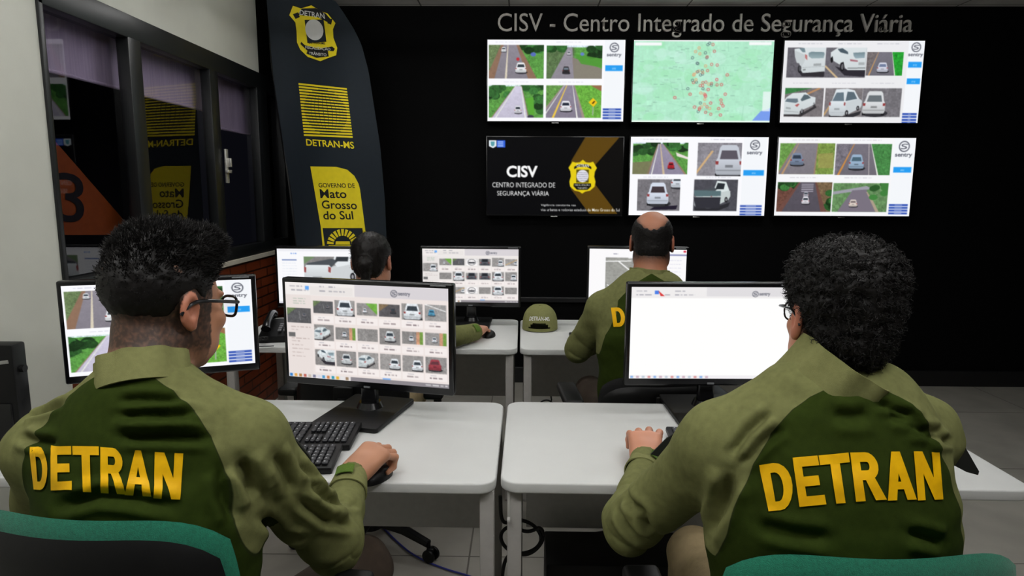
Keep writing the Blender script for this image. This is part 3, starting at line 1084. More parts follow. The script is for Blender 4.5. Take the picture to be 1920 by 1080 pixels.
def thumb(im, x0, y0, x1, y1, kind, rng):
    im.win(x0, y0, x1, y1)
    g = .52 + .1 * rng.random()
    im.rect(0, 0, 1, 1, (g, g * .98, g * .97))
    if kind == 'dark':
        im.rect(0, 0, 1, 1, (.36, .36, .37)).poly([(0, 0), (.4, 0), (0, .5)], (.42, .5, .34))
        im.line(.5, .2, .55, .8, .01, (.7, .7, .7))
        car_rear(im, .72, .45, .16, (.5, .5, .52))
    elif kind == 'dark2':
        im.rect(0, 0, 1, 1, (.36, .35, .36)).poly([(0, 0), (.5, 0), (0, .6)], (.52, .44, .34))
        car_rear(im, .68, .5, .26, (.3, .3, .32))
    elif kind == 'grass':
        im.poly([(.45, 0), (1, 0), (1, .9), (.8, .6)], (.45, .68, .28))
        car_rear(im, .4, .6, .2)
    elif kind == 'bigcar':
        car_rear(im, .5, .5, .8)
    elif kind == 'side':
        car_near(im, 'sedan')
    elif kind == 'sideR':
        car_near(im, 'suv')
    elif kind == 'mid':
        car_rear(im, .5, .5, .5, (.85, .87, .88))
    elif kind == 'low':
        car_rear(im, .7, .6, .5)
    elif kind == 'blue':
        im.line(0, 0, 1, .4, .06, (.95, .95, .95)).rect(0, 0, 1, 1, (.8, .8, .8), .3)
        car_rear(im, .32, .5, .32, (.35, .62, .75), (.2, .36, .46), .9)
    elif kind == 'strip':
        im.rect(.68, 0, .84, 1, (.80, .60, .48)).rect(.84, 0, 1, 1, (.46, .6, .28))
        car_rear(im, .44, .55, .24)
    elif kind == 'red':
        car_rear(im, .45, .5, .6, (.62, .26, .3), (.4, .22, .25), .9)
    elif kind == 'line':
        im.line(0, .9, 1, .1, .07, (.82, .66, .42))
        car_rear(im, .85, .6, .3)
    elif kind == 'icon':
        im.rect(0, 0, 1, 1, (.97, .96, .96)).ring(.5, .5, .34, .46, .14, (.35, .35, .37)).poly([(.2, .45), (.8, .45), (.7, .7), (.3, .7)], (.3, .3, .32))
    elif kind == 'grey':
        im.line(.1, .1, .5, .9, .012, (.7, .7, .68))
    elif kind == 'darkcar':
        car_rear(im, .5, .5, .75, (.36, .37, .4), (.15, .16, .18))
    im.noise(.06, 2)


def thumb_page(w, h, rows, bg=(.93, .89, .875), side='dark', taskbar=True, seed=1):
    rng = np.random.default_rng(seed)
    im = Img(w, h, bg)
    im.rect(.44, 0, 1, .125, (.85, .83, .845))
    im.rect(0, .0, .44, .13, (.95, .93, .92))
    im.rect(.13, .035, .155, .075, (.4, .66, .95))
    im.rect(.16, .035, .43, .125, (.9, .88, .87), .6)
    for x0, y, x1 in ((.03, .035, .12), (.04, .075, .15), (.22, .03, .25), (.22, .075, .26), (.28, .03, .32), (.28, .075, .38)):
        scribble(im, x0, y, x1, (.5, .5, .55), .7, .012)
    im.win(0, 0, 1, 1)
    logo(im, .68, .075, .021, side=True)
    im.rect(0, .13, .165, 1, tuple(np.array(bg) * .985))
    for y in (.165, .19, .215):
        scribble(im, .05, y, .13, (.45, .6, .5), .6, .008)
    thumb(im, .008, .265, .16, .425, side, rng)
    im.win(0, 0, 1, 1)
    for y in (.46, .49, .58, .61, .65, .69, .73, .77):
        scribble(im, .03, y, .03 + .1 * rng.random() + .03, (.6, .52, .5), .6, .008)
    im.rect(.012, .525, .055, .57, (.42, .42, .42))
    n = 6
    for r, row in enumerate(rows):
        y0 = .165 + r * .262
        for c, k in enumerate(row):
            x0 = .178 + c * .1365
            big = k in ('bigcar', 'side', 'sideR', 'mid', 'blue', 'low', 'red')
            thumb(im, x0, y0 + (0 if big else .02), x0 + .125, y0 + (.165 if big else .145), k, rng)
            im.win(0, 0, 1, 1)
            im.rect(x0 - .002, y0 + .17, x0 + .127, y0 + .245, (.96, .93, .92))
            scribble(im, x0 + .03, y0 + .185, x0 + .07, (.6, .6, .65), .6, .008)
            scribble(im, x0 + .025, y0 + .208, x0 + .1, (.42, .36, .38), .75, .014)
    if taskbar:
        im.rect(0, .955, 1, 1, (.9, .88, .88), 1)
        im.rect(.4, .955, 1, 1, (.55, .53, .55))
        cols = [(.2, .5, .8), (.9, .65, .3), (.7, .5, .3), (.75, .4, .35), (.8, .75, .7), (.5, .5, .6), (.85, .85, .9), (.3, .6, .8), (.8, .5, .3), (.2, .6, .7), (.9, .7, .2), (.9, .9, .9), (.6, .5, .4)]
        for i, c in enumerate(cols):
            im.rect(.008 + i * .03, .962, .026 + i * .03, .992, c)
        scribble(im, .86, .968, .99, (.92, .92, .92), .8, .016)
        im.rect(.6, .94, .65, .955, (.5, .7, .95))
    return im.blur()


def blank_page(w, h):
    im = Img(w, h, (1, 1, .995))
    im.rect(0, 0, 1, .12, (.94, .93, .93))
    im.rect(.45, 0, 1, .1, (.88, .87, .88))
    im.rect(.14, .04, .165, .08, (.3, .5, .9))
    im.poly([(.16, .04), (.2, .1), (.175, .1)], (.85, .25, .25))
    for x0, y, x1 in ((.03, .04, .1), (.03, .08, .13), (.2, .08, .24), (.26, .04, .32), (.26, .08, .38)):
        scribble(im, x0, y, x1, (.55, .55, .6), .7, .012)
    im.win(0, 0, 1, 1)
    logo(im, .74, .075, .019, side=True)
    im.rect(0, .962, 1, 1, (.95, .94, .95))
    for i in range(14):
        im.rect(.01 + i * .035, .968, .027 + i * .035, .992, [(.55, .7, .9), (.8, .7, .75), (.75, .8, .85), (.85, .6, .6)][i % 4])
    return im.blur()


def pickup_page(w, h):
    im = Img(w, h, (.98, .98, .99))
    im.rect(0, .0, 1, .05, (.93, .93, .95))
    im.win(.27, .14, .88, .62).rect(0, 0, 1, 1, (.52, .51, .51)).noise(.05)
    im.poly([(0, 0), (.2, 0), (.0, .3)], (.45, .55, .4))
    car_quarter(im, .47, .52, .9, -1, (.9, .92, .93), (.2, .22, .24), pickup=True)
    im.win(0, 0, 1, 1)
    scribble(im, .14, .08, .2, (.3, .5, .85), 1, .018)
    im.rect(.05, .2, .2, .215, (.3, .4, .65))
    for i in range(9):
        scribble(im, .05, .26 + i * .05, .2, (.8, .84, .9), .9, .008)
    im.rect(.9, .04, .96, .07, (.85, .3, .3))
    im.rect(0, .965, 1, 1, (.85, .85, .88))
    return im.blur()


def lane_page(w, h):
    im = Img(w, h, (.985, .98, .985))
    im.win(.17, .16, .6, .8).rect(0, 0, 1, 1, (.62, .62, .60)).noise(.04)
    im.line(.0, .12, .62, .1, .03, (.95, .95, .95))
    im.line(.3, .1, .72, .5, .035, (.95, .95, .95))
    im.line(.05, .8, .3, 1, .03, (.95, .95, .95))
    im.line(.55, .02, .7, .0, .03, (.9, .9, .9))
    im.win(0, 0, 1, 1)
    im.rect(.82, .09, 1, .12, (.55, .56, .72))
    im.rect(.965, .02, .99, .055, (.85, .2, .3))
    for i in range(8):
        scribble(im, .83, .2 + i * .07, .95, (.7, .7, .82), .8, .008)
    scribble(im, .25, .09, .3, (.4, .4, .5), 1, .012)
    im.rect(0, .965, 1, 1, (.88, .88, .9))
    return im.blur()

# ------------------------------------------------------------------ six wall screens
def wall_screen(cx, cz, W, H, im, label, content):
    t = empty('wall_screen', (cx, 4.7, cz), 0, label, 'television', 'screens of the video wall')
    b = MB()
    B = .009
    b.box((0, .028, 0), (W + 2 * B, .05, H + 2 * B), .004)
    b.box((0, .062, 0), (W * .6, .03, H * .6), .006)
    b.build('housing', M_gloss_black, t)
    im.screen('screen', W, H, t, (0, .0022, 0))
    b = MB()
    b.box((0, .004, -H / 2 - B - .003), (.05, .012, .008), .002)
    b.build('brand_mark', M_chrome, t)
    b = MB()
    b.box((0, .087, 0), (.3, .026, .25), .003)
    b.build('wall_bracket', M_desk_steel, t)
    return t


wall_screen(.228, 2.199, .952, .548, four_roads(), 'upper left wall screen showing four road cameras, under the steel letters', 0)
wall_screen(1.245, 2.197, .962, .550, traffic_map(), 'upper middle wall screen showing a pale green map', 0)
wall_screen(2.275, 2.196, .955, .548, six_cars(), 'upper right wall screen showing pictures of white cars', 0)
wall_screen(.230, 1.543, .962, .545, title_slide(), 'lower left wall screen, dark slide with yellow badge and CISV title', 0)
wall_screen(1.246, 1.546, .965, .548, mixed_cars(), 'lower middle wall screen with a red car and a dark pickup', 0)
wall_screen(2.277, 1.547, .955, .545, four_highways(), 'lower right wall screen showing four highway cameras with blue cars', 0)

# ------------------------------------------------------------------ steel letters over the screens
t = empty('wall_lettering', (-.18, WALL_Y, 2.548), 0, 'brushed steel raised letters CISV - Centro Integrado de Segurança Viária above the screens', 'lettering')
SIGN = 'CISV - Centro Integrado de Segurança Viária'


def font_mesh(s, extrude):
    cu = bpy.data.curves.new('t', 'FONT')
    cu.body = s
    cu.extrude = extrude
    cu.resolution_u = 4
    ob = bpy.data.objects.new('t', cu)
    C.objects.link(ob)
    dg = bpy.context.evaluated_depsgraph_get()
    me = ob.evaluated_get(dg).to_mesh()
    me.calc_loop_triangles()
    V = np.array([v.co[:] for v in me.vertices]).reshape(-1, 3)
    T = np.array([q.vertices[:] for q in me.loop_triangles], int).reshape(-1, 3)
    ob.evaluated_get(dg).to_mesh_clear()
    bpy.data.objects.remove(ob)
    bpy.data.curves.remove(cu)
    return V, T


VV, TT = font_mesh(SIGN, .1)
capV, _ = font_mesh('C', .1)
cap_h = capV[:, 1].max() - capV[:, 1].min()
sx_ = 2.885 / (VV[:, 0].max() - VV[:, 0].min())
sz_ = .122 / cap_h
n0 = 0
for i, chh in enumerate(SIGN):
    n1 = len(font_mesh(SIGN[:i + 1], .1)[0])
    if n1 > n0:
        V = VV[n0:n1]
        T = TT[(TT >= n0).all(1) & (TT < n1).all(1)] - n0
        P = np.c_[(V[:, 0] - VV[:, 0].min()) * sx_, -.009 - V[:, 2] * .08, V[:, 1] * sz_]
        lo_ = raw_mesh('letter', P, T, M_steel_letter, t, smooth=False)
        bw = bmesh.new()
        bw.from_mesh(lo_.data)
        bmesh.ops.remove_doubles(bw, verts=bw.verts, dist=4e-5)
        bw.to_mesh(lo_.data)
        bw.free()
    n0 = n1


# ------------------------------------------------------------------ desks
def round_rect(x0, y0, x1, y1, r, n=8):
    out = []
    for cx, cy, a0 in ((x1 - r, y1 - r, 0), (x0 + r, y1 - r, 90), (x0 + r, y0 + r, 180), (x1 - r, y0 + r, 270)):
        for k in range(n + 1):
            a = radians(a0 + 90 * k / n)
            out.append((cx + r * cos(a), cy + r * sin(a)))
    return out


def desk(x0, x1, y0, y1, label, rz=0., inset=(.035, .035)):
    cx, cy = (x0 + x1) / 2, (y0 + y1) / 2
    w, d = x1 - x0, y1 - y0
    t = empty('office_desk', (cx, cy, 0), rz, label, 'desk', 'white office desks')
    b = MB()
    b.prism(round_rect(-w / 2, -d / 2, w / 2, d / 2, .045), .712, .74, .005)
    b.build('desktop', M_desk, t, angle=50)
    b = MB()
    b.box(((inset[0] - inset[1]) / 2, d / 2 - .05, .515), (w - .06 - sum(inset), .018, .39), .003)
    b.build('modesty_panel', M_panel, t)
    for sx, ins in zip((-1, 1), inset):
        X = sx * (w / 2 - ins)
        for sy in (-1, 1):
            Y = sy * (d / 2 - .045)
            b = MB()
            b.box((X, Y, .363), (.036, .05, .698), .004)
            b.cyl((X, Y, 0), (X, Y, .016), .018, n=14)
            b.build('leg', M_desk_steel, t)
        b = MB()
        b.box((X, 0, .69), (.03, d - .14, .04), .003)
        b.box((X, 0, .12), (.03, d - .14, .04), .003)
        b.build('side_rail', M_desk_steel, t)
    return t


d1 = desk(-1.42, -.058, 1.484, 2.10, 'white front row desk on the left, with two keyboards', radians(-.3), (.035, .022))
d2 = desk(-.046, 1.236, 1.484, 2.10, 'white front row desk on the right, under the blank white monitor', radians(-.5), (.035, .21))
d3 = desk(-1.36, -.017, 2.835, 3.52, 'white back row desk on the left, beside the brick wall')
d4 = desk(-.005, 1.27, 2.835, 3.52, 'white back row desk on the right, with the olive cap on it')
for dd, x in ((d2, -.62),):
    b = MB()
    b.box((x, -.28, .672), (.008, .02, .075), .003)
    b.box((x, -.288, .638), (.008, .03, .008), .002)
    b.build('cable_hook', M_desk_edge, dd)


# ------------------------------------------------------------------ monitors
def monitor(label, pl, pr, yl, im, base=None, ratio=.605, foot=(.21, .25), slide=0., dark_mark=True, ztop=None):
    L, R = at_y(*pl, yl), at_y(*pr, yl)
    yr = yl * (L.z - CAMP.z) / (R.z - CAMP.z)      # top edge is level
    R = at_y(*pr, yr)
    W = math.hypot(R.x - L.x, R.y - L.y)
    H = W * ratio
    rz = atan2(R.y - L.y, R.x - L.x)
    zt = (L.z + R.z) / 2
    c = Vector(((L.x + R.x) / 2, (L.y + R.y) / 2, .74))
    t = empty('computer_monitor', c, rz, label, 'monitor', 'computer monitors on the desks')
    zc = zt - .74 - H / 2
    b = MB()
    b.box((0, .018, zc), (W, .034, H), .006, seg=3)
    b.box((0, .045, zc - .01), (W * .6, .04, H * .62), .016, seg=3)
    b.build('housing', M_gloss_black, t)
    sw, sh = W - .026, H - .038
    im.screen('screen', sw, sh, t, (0, -.0002, zc + .005))
    b = MB()
    b.box((0, .0, zc - H / 2 + .008), (.022, .0024, .006), .001)
    b.box((W * .42, .0, zc + H / 2 - .007), (.05, .0024, .004), .001)
    b.build('brand_mark', mat('mark_grey', rgb(120, 122, 126), .4), t)
    # stand: neck and square foot
    by = .055 if base is None else base
    b = MB()
    b.box((slide, by, (zc - .05) / 2 + .012), (.052, .03, zc - .05), .008, seg=3)
    b.cyl((slide, by, .012), (slide, by, .034), .045, .034, n=24)
    b.build('stand_neck', M_gloss_black, t)
    b = MB()
    b.prism(round_rect(slide - foot[0] / 2, by - foot[1] * .62, slide + foot[0] / 2, by + foot[1] * .38, .012), 0, .016, .004)
    b.build('stand_foot', M_black_plastic, t)
    return t, W, H, zc


PAGE = [['dark', 'bigcar', 'grass', 'dark2', 'bigcar', 'blue'], ['side', 'strip', 'grey', 'mid', 'strip', 'strip'], ['sideR', 'mid', 'side', 'low', 'low', 'red']]
PAGE2 = [['grass', 'dark', 'icon', 'darkcar', 'low', 'line'], ['grey', 'bigcar', 'darkcar', 'darkcar', 'bigcar', 'low'], ['grass', 'line', 'icon', 'grey', 'bigcar', 'grey']]
monitor('black monitor on the left front desk showing eighteen small car pictures', (527, 520), (848, 533), 2.04,
        thumb_page(310, 180, PAGE), foot=(.215, .29), base=.02)
monitor('black monitor on the right front desk with a blank white page', (1177, 529.5), (1507, 530.8), 1.99, blank_page(310, 180), foot=(.25, .29), base=.05)
monitor('monitor at the far left showing road cameras, half hidden behind the man turned right', (103, 528), (478, 515), 1.84,
        four_roads(330, 190), ratio=.575)
monitor('back row monitor showing a page of car pictures, beside the olive cap', (787, 461), (977, 462.6), 3.36, thumb_page(180, 104, PAGE2, (.93, .91, .90), 'low', seed=4))
monitor('back row monitor showing a white pickup truck, by the brick wall', (514, 461), (707, 462.3), 3.36, pickup_page(180, 104))
monitor('back row monitor showing road lane markings, behind the bald man', (1101, 461), (1293, 463.5), 3.36, lane_page(180, 104))


# ------------------------------------------------------------------ chairs
def pad(b, mid, tf, tb, nu=22, nv=18, p=6):
    """closed cushion around a mid surface mid(u,v) -> (point, normal), thinning to its rim"""
    bm_ = bmesh.new()

    def side(t_, flip):
        G = []
        for i in range(nu + 1):
            row = []
            for j in range(nv + 1):
                u, v = i / nu, j / nv
                q, n = mid(u, v)
                k = (1 - abs(2 * u - 1) ** p) * (1 - abs(2 * v - 1) ** p)
                row.append(bm_.verts.new(Vector(q) + Vector(n) * (t_ * k ** .5)))
            G.append(row)
        for i in range(nu):
            for j in range(nv):
                f = (G[i][j], G[i + 1][j], G[i + 1][j + 1], G[i][j + 1])
                bm_.faces.new(f if not flip else f[::-1])
        return G
    side(tf, False)
    side(-tb, True)
    bmesh.ops.remove_doubles(bm_, verts=bm_.verts, dist=1e-5)
    bmesh.ops.recalc_face_normals(bm_, faces=bm_.faces)
    b._merge(bm_)


def make_chair(loc, rz, label, top=.95, seat=.46, back_w=.44, arms=True, base_rot=0., shell_drop=.028, back_mat=None):
    t = empty('swivel_chair', loc, rz, label, 'chair', 'swivel chairs at the desks')
    H = top - seat - .10
    z0 = seat + .10

    def backmid(dy, W, z1, k=1.):
        def f(u, v):
            e = abs(2 * u - 1)
            x = (u - .5) * W * (1 - .10 * v ** 3) * (1 - .12 * (1 - v) ** 2)
            z = z0 + v * (z1 - z0) - .045 * e ** 5 * v ** 2 + .03 * e ** 4 * (1 - v) ** 2
            y = dy + .055 * (2 * u - 1) ** 2 - .05 * (v - .35) ** 2 + .035 * v
            return (x, y, z), Vector((-.45 * (2 * u - 1), 1, .1 * (v - .5))).normalized()
        return f
    b = MB()
    pad(b, backmid(-.235, back_w, top), .035, .012)
    bk = b.build('backrest', back_mat or M_green_fabric, t, angle=60)
    b = MB()
    pad(b, backmid(-.26, back_w * .99, top - shell_drop), .02, .018)
    b.build('back_shell', M_black_plastic, bk, angle=60)
    b = MB()

    def seatmid(u, v):
        e = abs(2 * u - 1)
        return ((u - .5) * .49 * (1 - .08 * v), -.21 + v * .46, seat - .03 * v ** 6 + .012 * e ** 2), Vector((0, 0, 1))
    pad(b, seatmid, .03, .035)
    st = b.build('seat', M_green_fabric, t, angle=60)
    b = MB()
    pad(b, lambda u, v: ((Vector(seatmid(u, v)[0]) - Vector((0, 0, .025))), Vector((0, 0, 1))), .0, .03)
    b.build('seat_shell', M_black_plastic, st, angle=60)
    b = MB()
    b.tube([(0, -.02, seat - .06), (0, -.22, seat - .055), (0, -.29, seat + .0), (0, -.285, z0 + .16)], .02, smooth=2)
    b.box((0, -.283, z0 + .1), (.07, .016, .2), .006)
    b.build('back_post', M_black_plastic, t)
    b = MB()
    b.box((0, 0, seat - .075), (.2, .24, .03), .006)
    b.cyl((0, 0, .2), (0, 0, seat - .06), .014)
    b.cyl((0, 0, .1), (0, 0, .27), .026)
    b.build('gas_column', M_black_plastic, t)
    if arms:
        for s in (-1, 1):
            b = MB()
            b.tube([(s * .18, .0, seat - .05), (s * .275, .0, seat - .045), (s * .285, .0, seat + .04), (s * .285, .0, seat + .2)], .016, smooth=2)
            b.build('armrest', M_black_plastic, t)
            b2 = MB()
            b2.box((s * .285, .02, seat + .215), (.075, .25, .032), .012, seg=3)
            b2.build('arm_pad', M_black_plastic, t.children[-1])
    hub = MB()
    hub.cyl((0, 0, .07), (0, 0, .13), .05, .036)
    hub.build('base_hub', M_black_plastic, t)
    for k in range(5):
        a = base_rot + k * 2 * pi / 5
        e = Vector((cos(a), sin(a), 0))
        b = MB()
        b.tube([e * .03 + Vector((0, 0, .105)), e * .17 + Vector((0, 0, .098)), e * .29 + Vector((0, 0, .07))], lambda q: .024 - .008 * q)
        lg = b.build('base_leg', M_black_plastic, t)
        b = MB()
        n = Vector((-e.y, e.x, 0))
        b.cyl(e * .29 + Vector((0, 0, .04)), e * .29 + Vector((0, 0, .085)), .008)
        for s in (-1, 1):
            b.cyl(e * .30 + n * (s * .011) + Vector((0, 0, .027)), e * .30 + n * (s * .024) + Vector((0, 0, .027)), .027, bev=.004)
        b.box(e * .297 + Vector((0, 0, .045)), (.03, .03, .022), .008)
        b.build('caster', M_black_plastic, lg)
    return t


# ------------------------------------------------------------------ keyboards and mice
def keyboard(right_back, right_front, L, label, z=.74):
    A, B = Vector(right_back), Vector(right_front)
    d = (A - B)
    D = d.length
    rz = atan2(d.y, d.x) - pi / 2
    ctr = (A + B) / 2
    xdir = Vector((cos(rz), sin(rz), 0))
    c = ctr - xdir * (L / 2)
    t = empty('keyboard', (c.x, c.y, z), rz, label, 'keyboard', 'black keyboards')
    b = MB()
    M = Matrix.Rotation(radians(4), 4, 'X')
    b.box((0, 0, .014), (L, D, .018), .005, M=M)
    for s in (-1, 1):
        b.box((s * L * .42, D * .4, .007), (.03, .02, .014), .002)
    b.build('body', M_black_plastic, t)
    kb = MB()
    rows = 6
    kh = (D - .03) / rows
    x_blocks = [(-L / 2 + .012, L * .66, 15), (L / 2 - L * .30 + .004, L * .10, 3), (L / 2 - L * .19 + .003, L * .19 - .015, 4)]
    bm_ = kb.bm
    for r in range(rows):
        y = -D / 2 + .012 + kh * (r + .5)
        for x0, w, n in x_blocks:
            if n == 3 and r in (2,):
                continue
            kw = w / n
            k = 0
            while k < n:
                span = 6 if (r == 0 and n == 15 and k == 4) else 1
                x = x0 + kw * (k + span / 2)
                kb.box((x, y, .0265), (kw * span - .0025, kh - .003, .008), .002, seg=1, M=M)
                k += span
    # printed legends on the caps
    kb.mi = 1
    rr = random.Random(5)
    for r in range(rows):
        y = -D / 2 + .012 + kh * (r + .58)
        for x0, w, n in x_blocks:
            kw = w / n
            for k in range(n):
                if rr.random() < .85 and not (r == 0 and n == 15 and 4 <= k < 10) and not (n == 3 and r == 2):
                    kb.box((x0 + kw * (k + .42), y, .0308), (.0035, .0045, .0003), 0, M=M)
    kb.build('keys', [mat('key_caps', rgb(34, 35, 40), .45, var=.15, scale=90), mat('legend_white', rgb(170, 172, 178), .6)], t)
    return t


keyboard(at_z(679, 788, .77), at_z(656, 829, .765), .44, 'black keyboard nearest the monitor foot on the left front desk')
keyboard(at_z(643, 829, .77), at_z(622, 872, .765), .44, 'black keyboard nearest the front edge of the left front desk')
keyboard(Vector((.86, 1.80, .765)), Vector((.855, 1.655, .765)), .44, 'black keyboard under the hands of the man with curly hair')
keyboard(Vector((.66, 3.08, .765)), Vector((.66, 2.94, .765)), .43, 'black keyboard in front of the bald man')


def mouse(loc, rz, label):
    t = empty('computer_mouse', loc, rz, label, 'mouse', 'computer mice')
    b = MB()
    b.sphere((0, 0, .003), (.029, .052, .027))
    bmesh.ops.bisect_plane(b.bm, geom=b.bm.verts[:] + b.bm.edges[:] + b.bm.faces[:], plane_co=(0, 0, 0), plane_no=(0, 0, -1), clear_outer=True)
    bmesh.ops.holes_fill(b.bm, edges=b.bm.edges, sides=0)
    b.build('shell', M_black_plastic, t)
    b = MB()
    b.cyl((-.003, .026, .022), (.003, .026, .022), .009, n=16)
    b.build('scroll_wheel', M_desk_steel, t)
    return t


mouse((-.352, 1.505, .74), radians(-28), 'black mouse under the right hand of the man with glasses turned right')
mouse((.335, 1.635, .74), radians(-8), 'black mouse under the left hand of the curly haired man')
mouse((-.155, 3.09, .74), radians(-10), 'dark mouse under the hand of the woman on the back row')

# ------------------------------------------------------------------ feather banner
FY = 4.2


def flag_y(px, py):
    return FY + .02 * sin(px * .035 + py * .006) + .012 * sin(py * .02)


def flag_pt(px, py, off=0.):
    return at_y(px, py, flag_y(px, py) - off)


t = empty('feather_banner', (-1.25, FY + .12, 0), 0, 'tall dark navy feather banner with yellow emblems in the back left corner', 'banner')
T0 = Vector((-1.25, FY + .12, 0))
rightE = [(-22, 560), (-16, 585), (0, 628), (25, 645), (55, 664), (84, 678), (133, 691), (191, 700), (275, 713), (378, 722), (480, 726), (620, 730), (760, 733)]
leftE = [(-22, 500), (0, 500), (147, 513), (300, 536), (444, 555), (620, 578), (760, 597)]
gy = np.linspace(-22, 720, 46)
ex = lambda E, y: np.interp(y, [e[0] for e in E], [e[1] for e in E])
M_navy = mat('navy_banner_cloth', rgb(13, 27, 38), .75, var=.1, scale=40, bump=.25, bscale=500)
b = MB()
b.grid(lambda u, v: flag_pt(ex(leftE, -22 + 742 * v) + u * (ex(rightE, -22 + 742 * v) - ex(leftE, -22 + 742 * v)), -22 + 742 * v) - T0, 26, 60, .0016)
b.build('banner_cloth', M_navy, t)
b = MB()
pole = [flag_pt(ex(leftE, y) + (0 if y > 30 else 3), y, -.012) - T0 for y in (-18, 60, 150, 300, 444, 620, 730)]
pole += [Vector((.02, 0, .06))]
top = [flag_pt(560, -24, -.012) - T0, flag_pt(530, -24, -.012) - T0]
b.tube(top + pole, lambda q: .006 + .008 * q, smooth=1)
b.build('pole', M_black_plastic, t)
b = MB()
for a in (20, 110):
    e = Vector((cos(radians(a)), sin(radians(a)), 0)) * .28
    b.box((.02, 0, .012), (.56, .05, .014), .004, rot=(0, 0, radians(a)))
b.cyl((.02, 0, .01), (.02, 0, .11), .02)
b.build('cross_base', M_black_plastic, t)


def decal(name, polys, parent, mats_, fn, origin, off=.004, texts=()):
    V, F, I = [], [], []
    for pts, mi, layer in polys:
        b = bmesh.new()
        vs = [b.verts.new((x, y, 0)) for x, y in pts]
        for q in tessellate_polygon([[Vector((x, y, 0)) for x, y in pts]]):
            try:
                b.faces.new([vs[i] for i in q])
            except ValueError:
                pass
        for _ in range(7):
            long_ = [e for e in b.edges if e.calc_length() > 10]
            if not long_:
                break
            bmesh.ops.subdivide_edges(b, edges=long_, cuts=1)
            bmesh.ops.triangulate(b, faces=[f for f in b.faces if len(f.verts) > 3])
        b.verts.index_update()
        n = len(V)
        V += [fn(v.co.x, v.co.y, off + .0012 * layer) - origin for v in b.verts]
        for f in b.faces:
            F.append([n + v.index for v in f.verts])
            I.append(mi)
        b.free()
    for s, quad, mi, layer, bold in texts:
        TV, TT_, _ = text_unit(s, bold)
        (ax, ay), (bx_, by), (cx, cy), (dx, dy) = quad     # tl, tr, br, bl
        n = len(V)
        for u, v in TV:
            v = 1 - v
            x = (ax * (1 - u) + bx_ * u) * (1 - v) + (dx * (1 - u) + cx * u) * v
            y = (ay * (1 - u) + by * u) * (1 - v) + (dy * (1 - u) + cy * u) * v
            V.append(fn(x, y, off + .0012 * layer) - origin)
        for q in TT_:
            F.append([n + i for i in q])
            I.append(mi)
    return raw_mesh(name, [tuple(v) for v in V], F, mats_, parent, smooth=False, fmat=I)


M_flag_yellow = mat('banner_yellow', rgb(250, 228, 24), .7, var=.04)
M_flag_navy = M_navy
PM = [M_flag_yellow, M_black_print, M_white_print, M_navy]
# badge
Z = lambda x, y: (460 + x / 2.25, y / 2.25)
sk = lambda q: [Z(x, y) for x, y in q]
shield = [(180, 60), (196, 18), (232, 30), (278, 16), (320, 42), (350, 52), (385, 95), (374, 122), (376, 160), (393, 205), (388, 238), (352, 250), (318, 264), (262, 245), (228, 212), (214, 180), (212, 128), (207, 92)]
inner = [(x + (290 - x) * .05, y + (145 - y) * .05) for x, y in shield]
circ = lambda cx, cy, rx, ry, n=30, sk_=.1: [(cx + rx * cos(k * 2 * pi / n) + sk_ * ry * sin(k * 2 * pi / n), cy + ry * sin(k * 2 * pi / n)) for k in range(n)]
polys = [(sk(shield), 1, 0), (sk(inner), 0, 1),
         (sk([(222, 62), (238, 36), (296, 34), (340, 58), (362, 84), (352, 96), (300, 70), (248, 66)]), 1, 2),
         (sk([(200, 60), (222, 52), (230, 72), (212, 80)]), 1, 2), (sk([(350, 82), (368, 78), (362, 104), (346, 98)]), 1, 2),
         (sk([(250, 84), (330, 82), (342, 176), (262, 182)]), 1, 2), (sk([(253, 87), (327, 85), (339, 173), (265, 179)]), 3, 3),
         (sk(circ(291, 126, 38, 44)), 2, 4),
         (sk([(236, 176), (250, 190), (310, 206), (366, 196), (378, 206), (372, 216), (348, 214), (352, 238), (300, 244), (258, 226), (262, 214), (232, 186)]), 1, 3)]
decal('badge_print', polys, t, PM, flag_pt, T0, texts=[
    ('DETRAN', sk([(230, 42), (332, 56), (336, 80), (228, 62)]), 2, 4, .015),
    ('DETRAN-MS', sk([(268, 175), (336, 178), (337, 188), (268, 184)]), 1, 4, .02),
    ('FISCALIZAÇÃO', sk([(252, 190), (358, 200), (360, 216), (254, 208)]), 2, 5, .02),
    ('TRÂNSITO', sk([(268, 216), (342, 222), (342, 238), (268, 230)]), 2, 5, .02)])
# striped globe
q00, q10, q11, q01 = (224, 350), (428, 372), (454, 586), (248, 578)


def sq(u, v):
    return Z((q00[0] * (1 - u) + q10[0] * u) * (1 - v) + (q01[0] * (1 - u) + q11[0] * u) * v,
             (q00[1] * (1 - u) + q10[1] * u) * (1 - v) + (q01[1] * (1 - u) + q11[1] * u) * v)


polys = []
N = 18
rc = .44
for k in range(N):
    v0, v1 = k / N, (k + .62) / N
    vm = (v0 + v1) / 2 - .5
    hw = math.sqrt(max(0, rc * rc - vm * vm))
    if hw < .05:
        polys.append(([sq(0, v0), sq(1, v0), sq(1, v1), sq(0, v1)], 0, 1))
    else:
        polys.append(([sq(0, v0), sq(.5 - hw, v0), sq(.5 - hw, v1), sq(0, v1)], 0, 1))
        polys.append(([sq(.5 + hw, v0), sq(1, v0), sq(1, v1), sq(.5 + hw, v1)], 0, 1))
        M_ = 15
        for j in range(M_):
            th = -pi / 2 + pi * (j + .5) / M_
            c0, c1 = sin(th) * hw, hw * cos(th) * .085 + .004
            h_ = (v1 - v0) * .36
            polys.append(([sq(.5 + c0 - c1, .5 + vm - h_), sq(.5 + c0 + c1, .5 + vm - h_), sq(.5 + c0 + c1, .5 + vm + h_), sq(.5 + c0 - c1, .5 + vm + h_)], 0, 1))
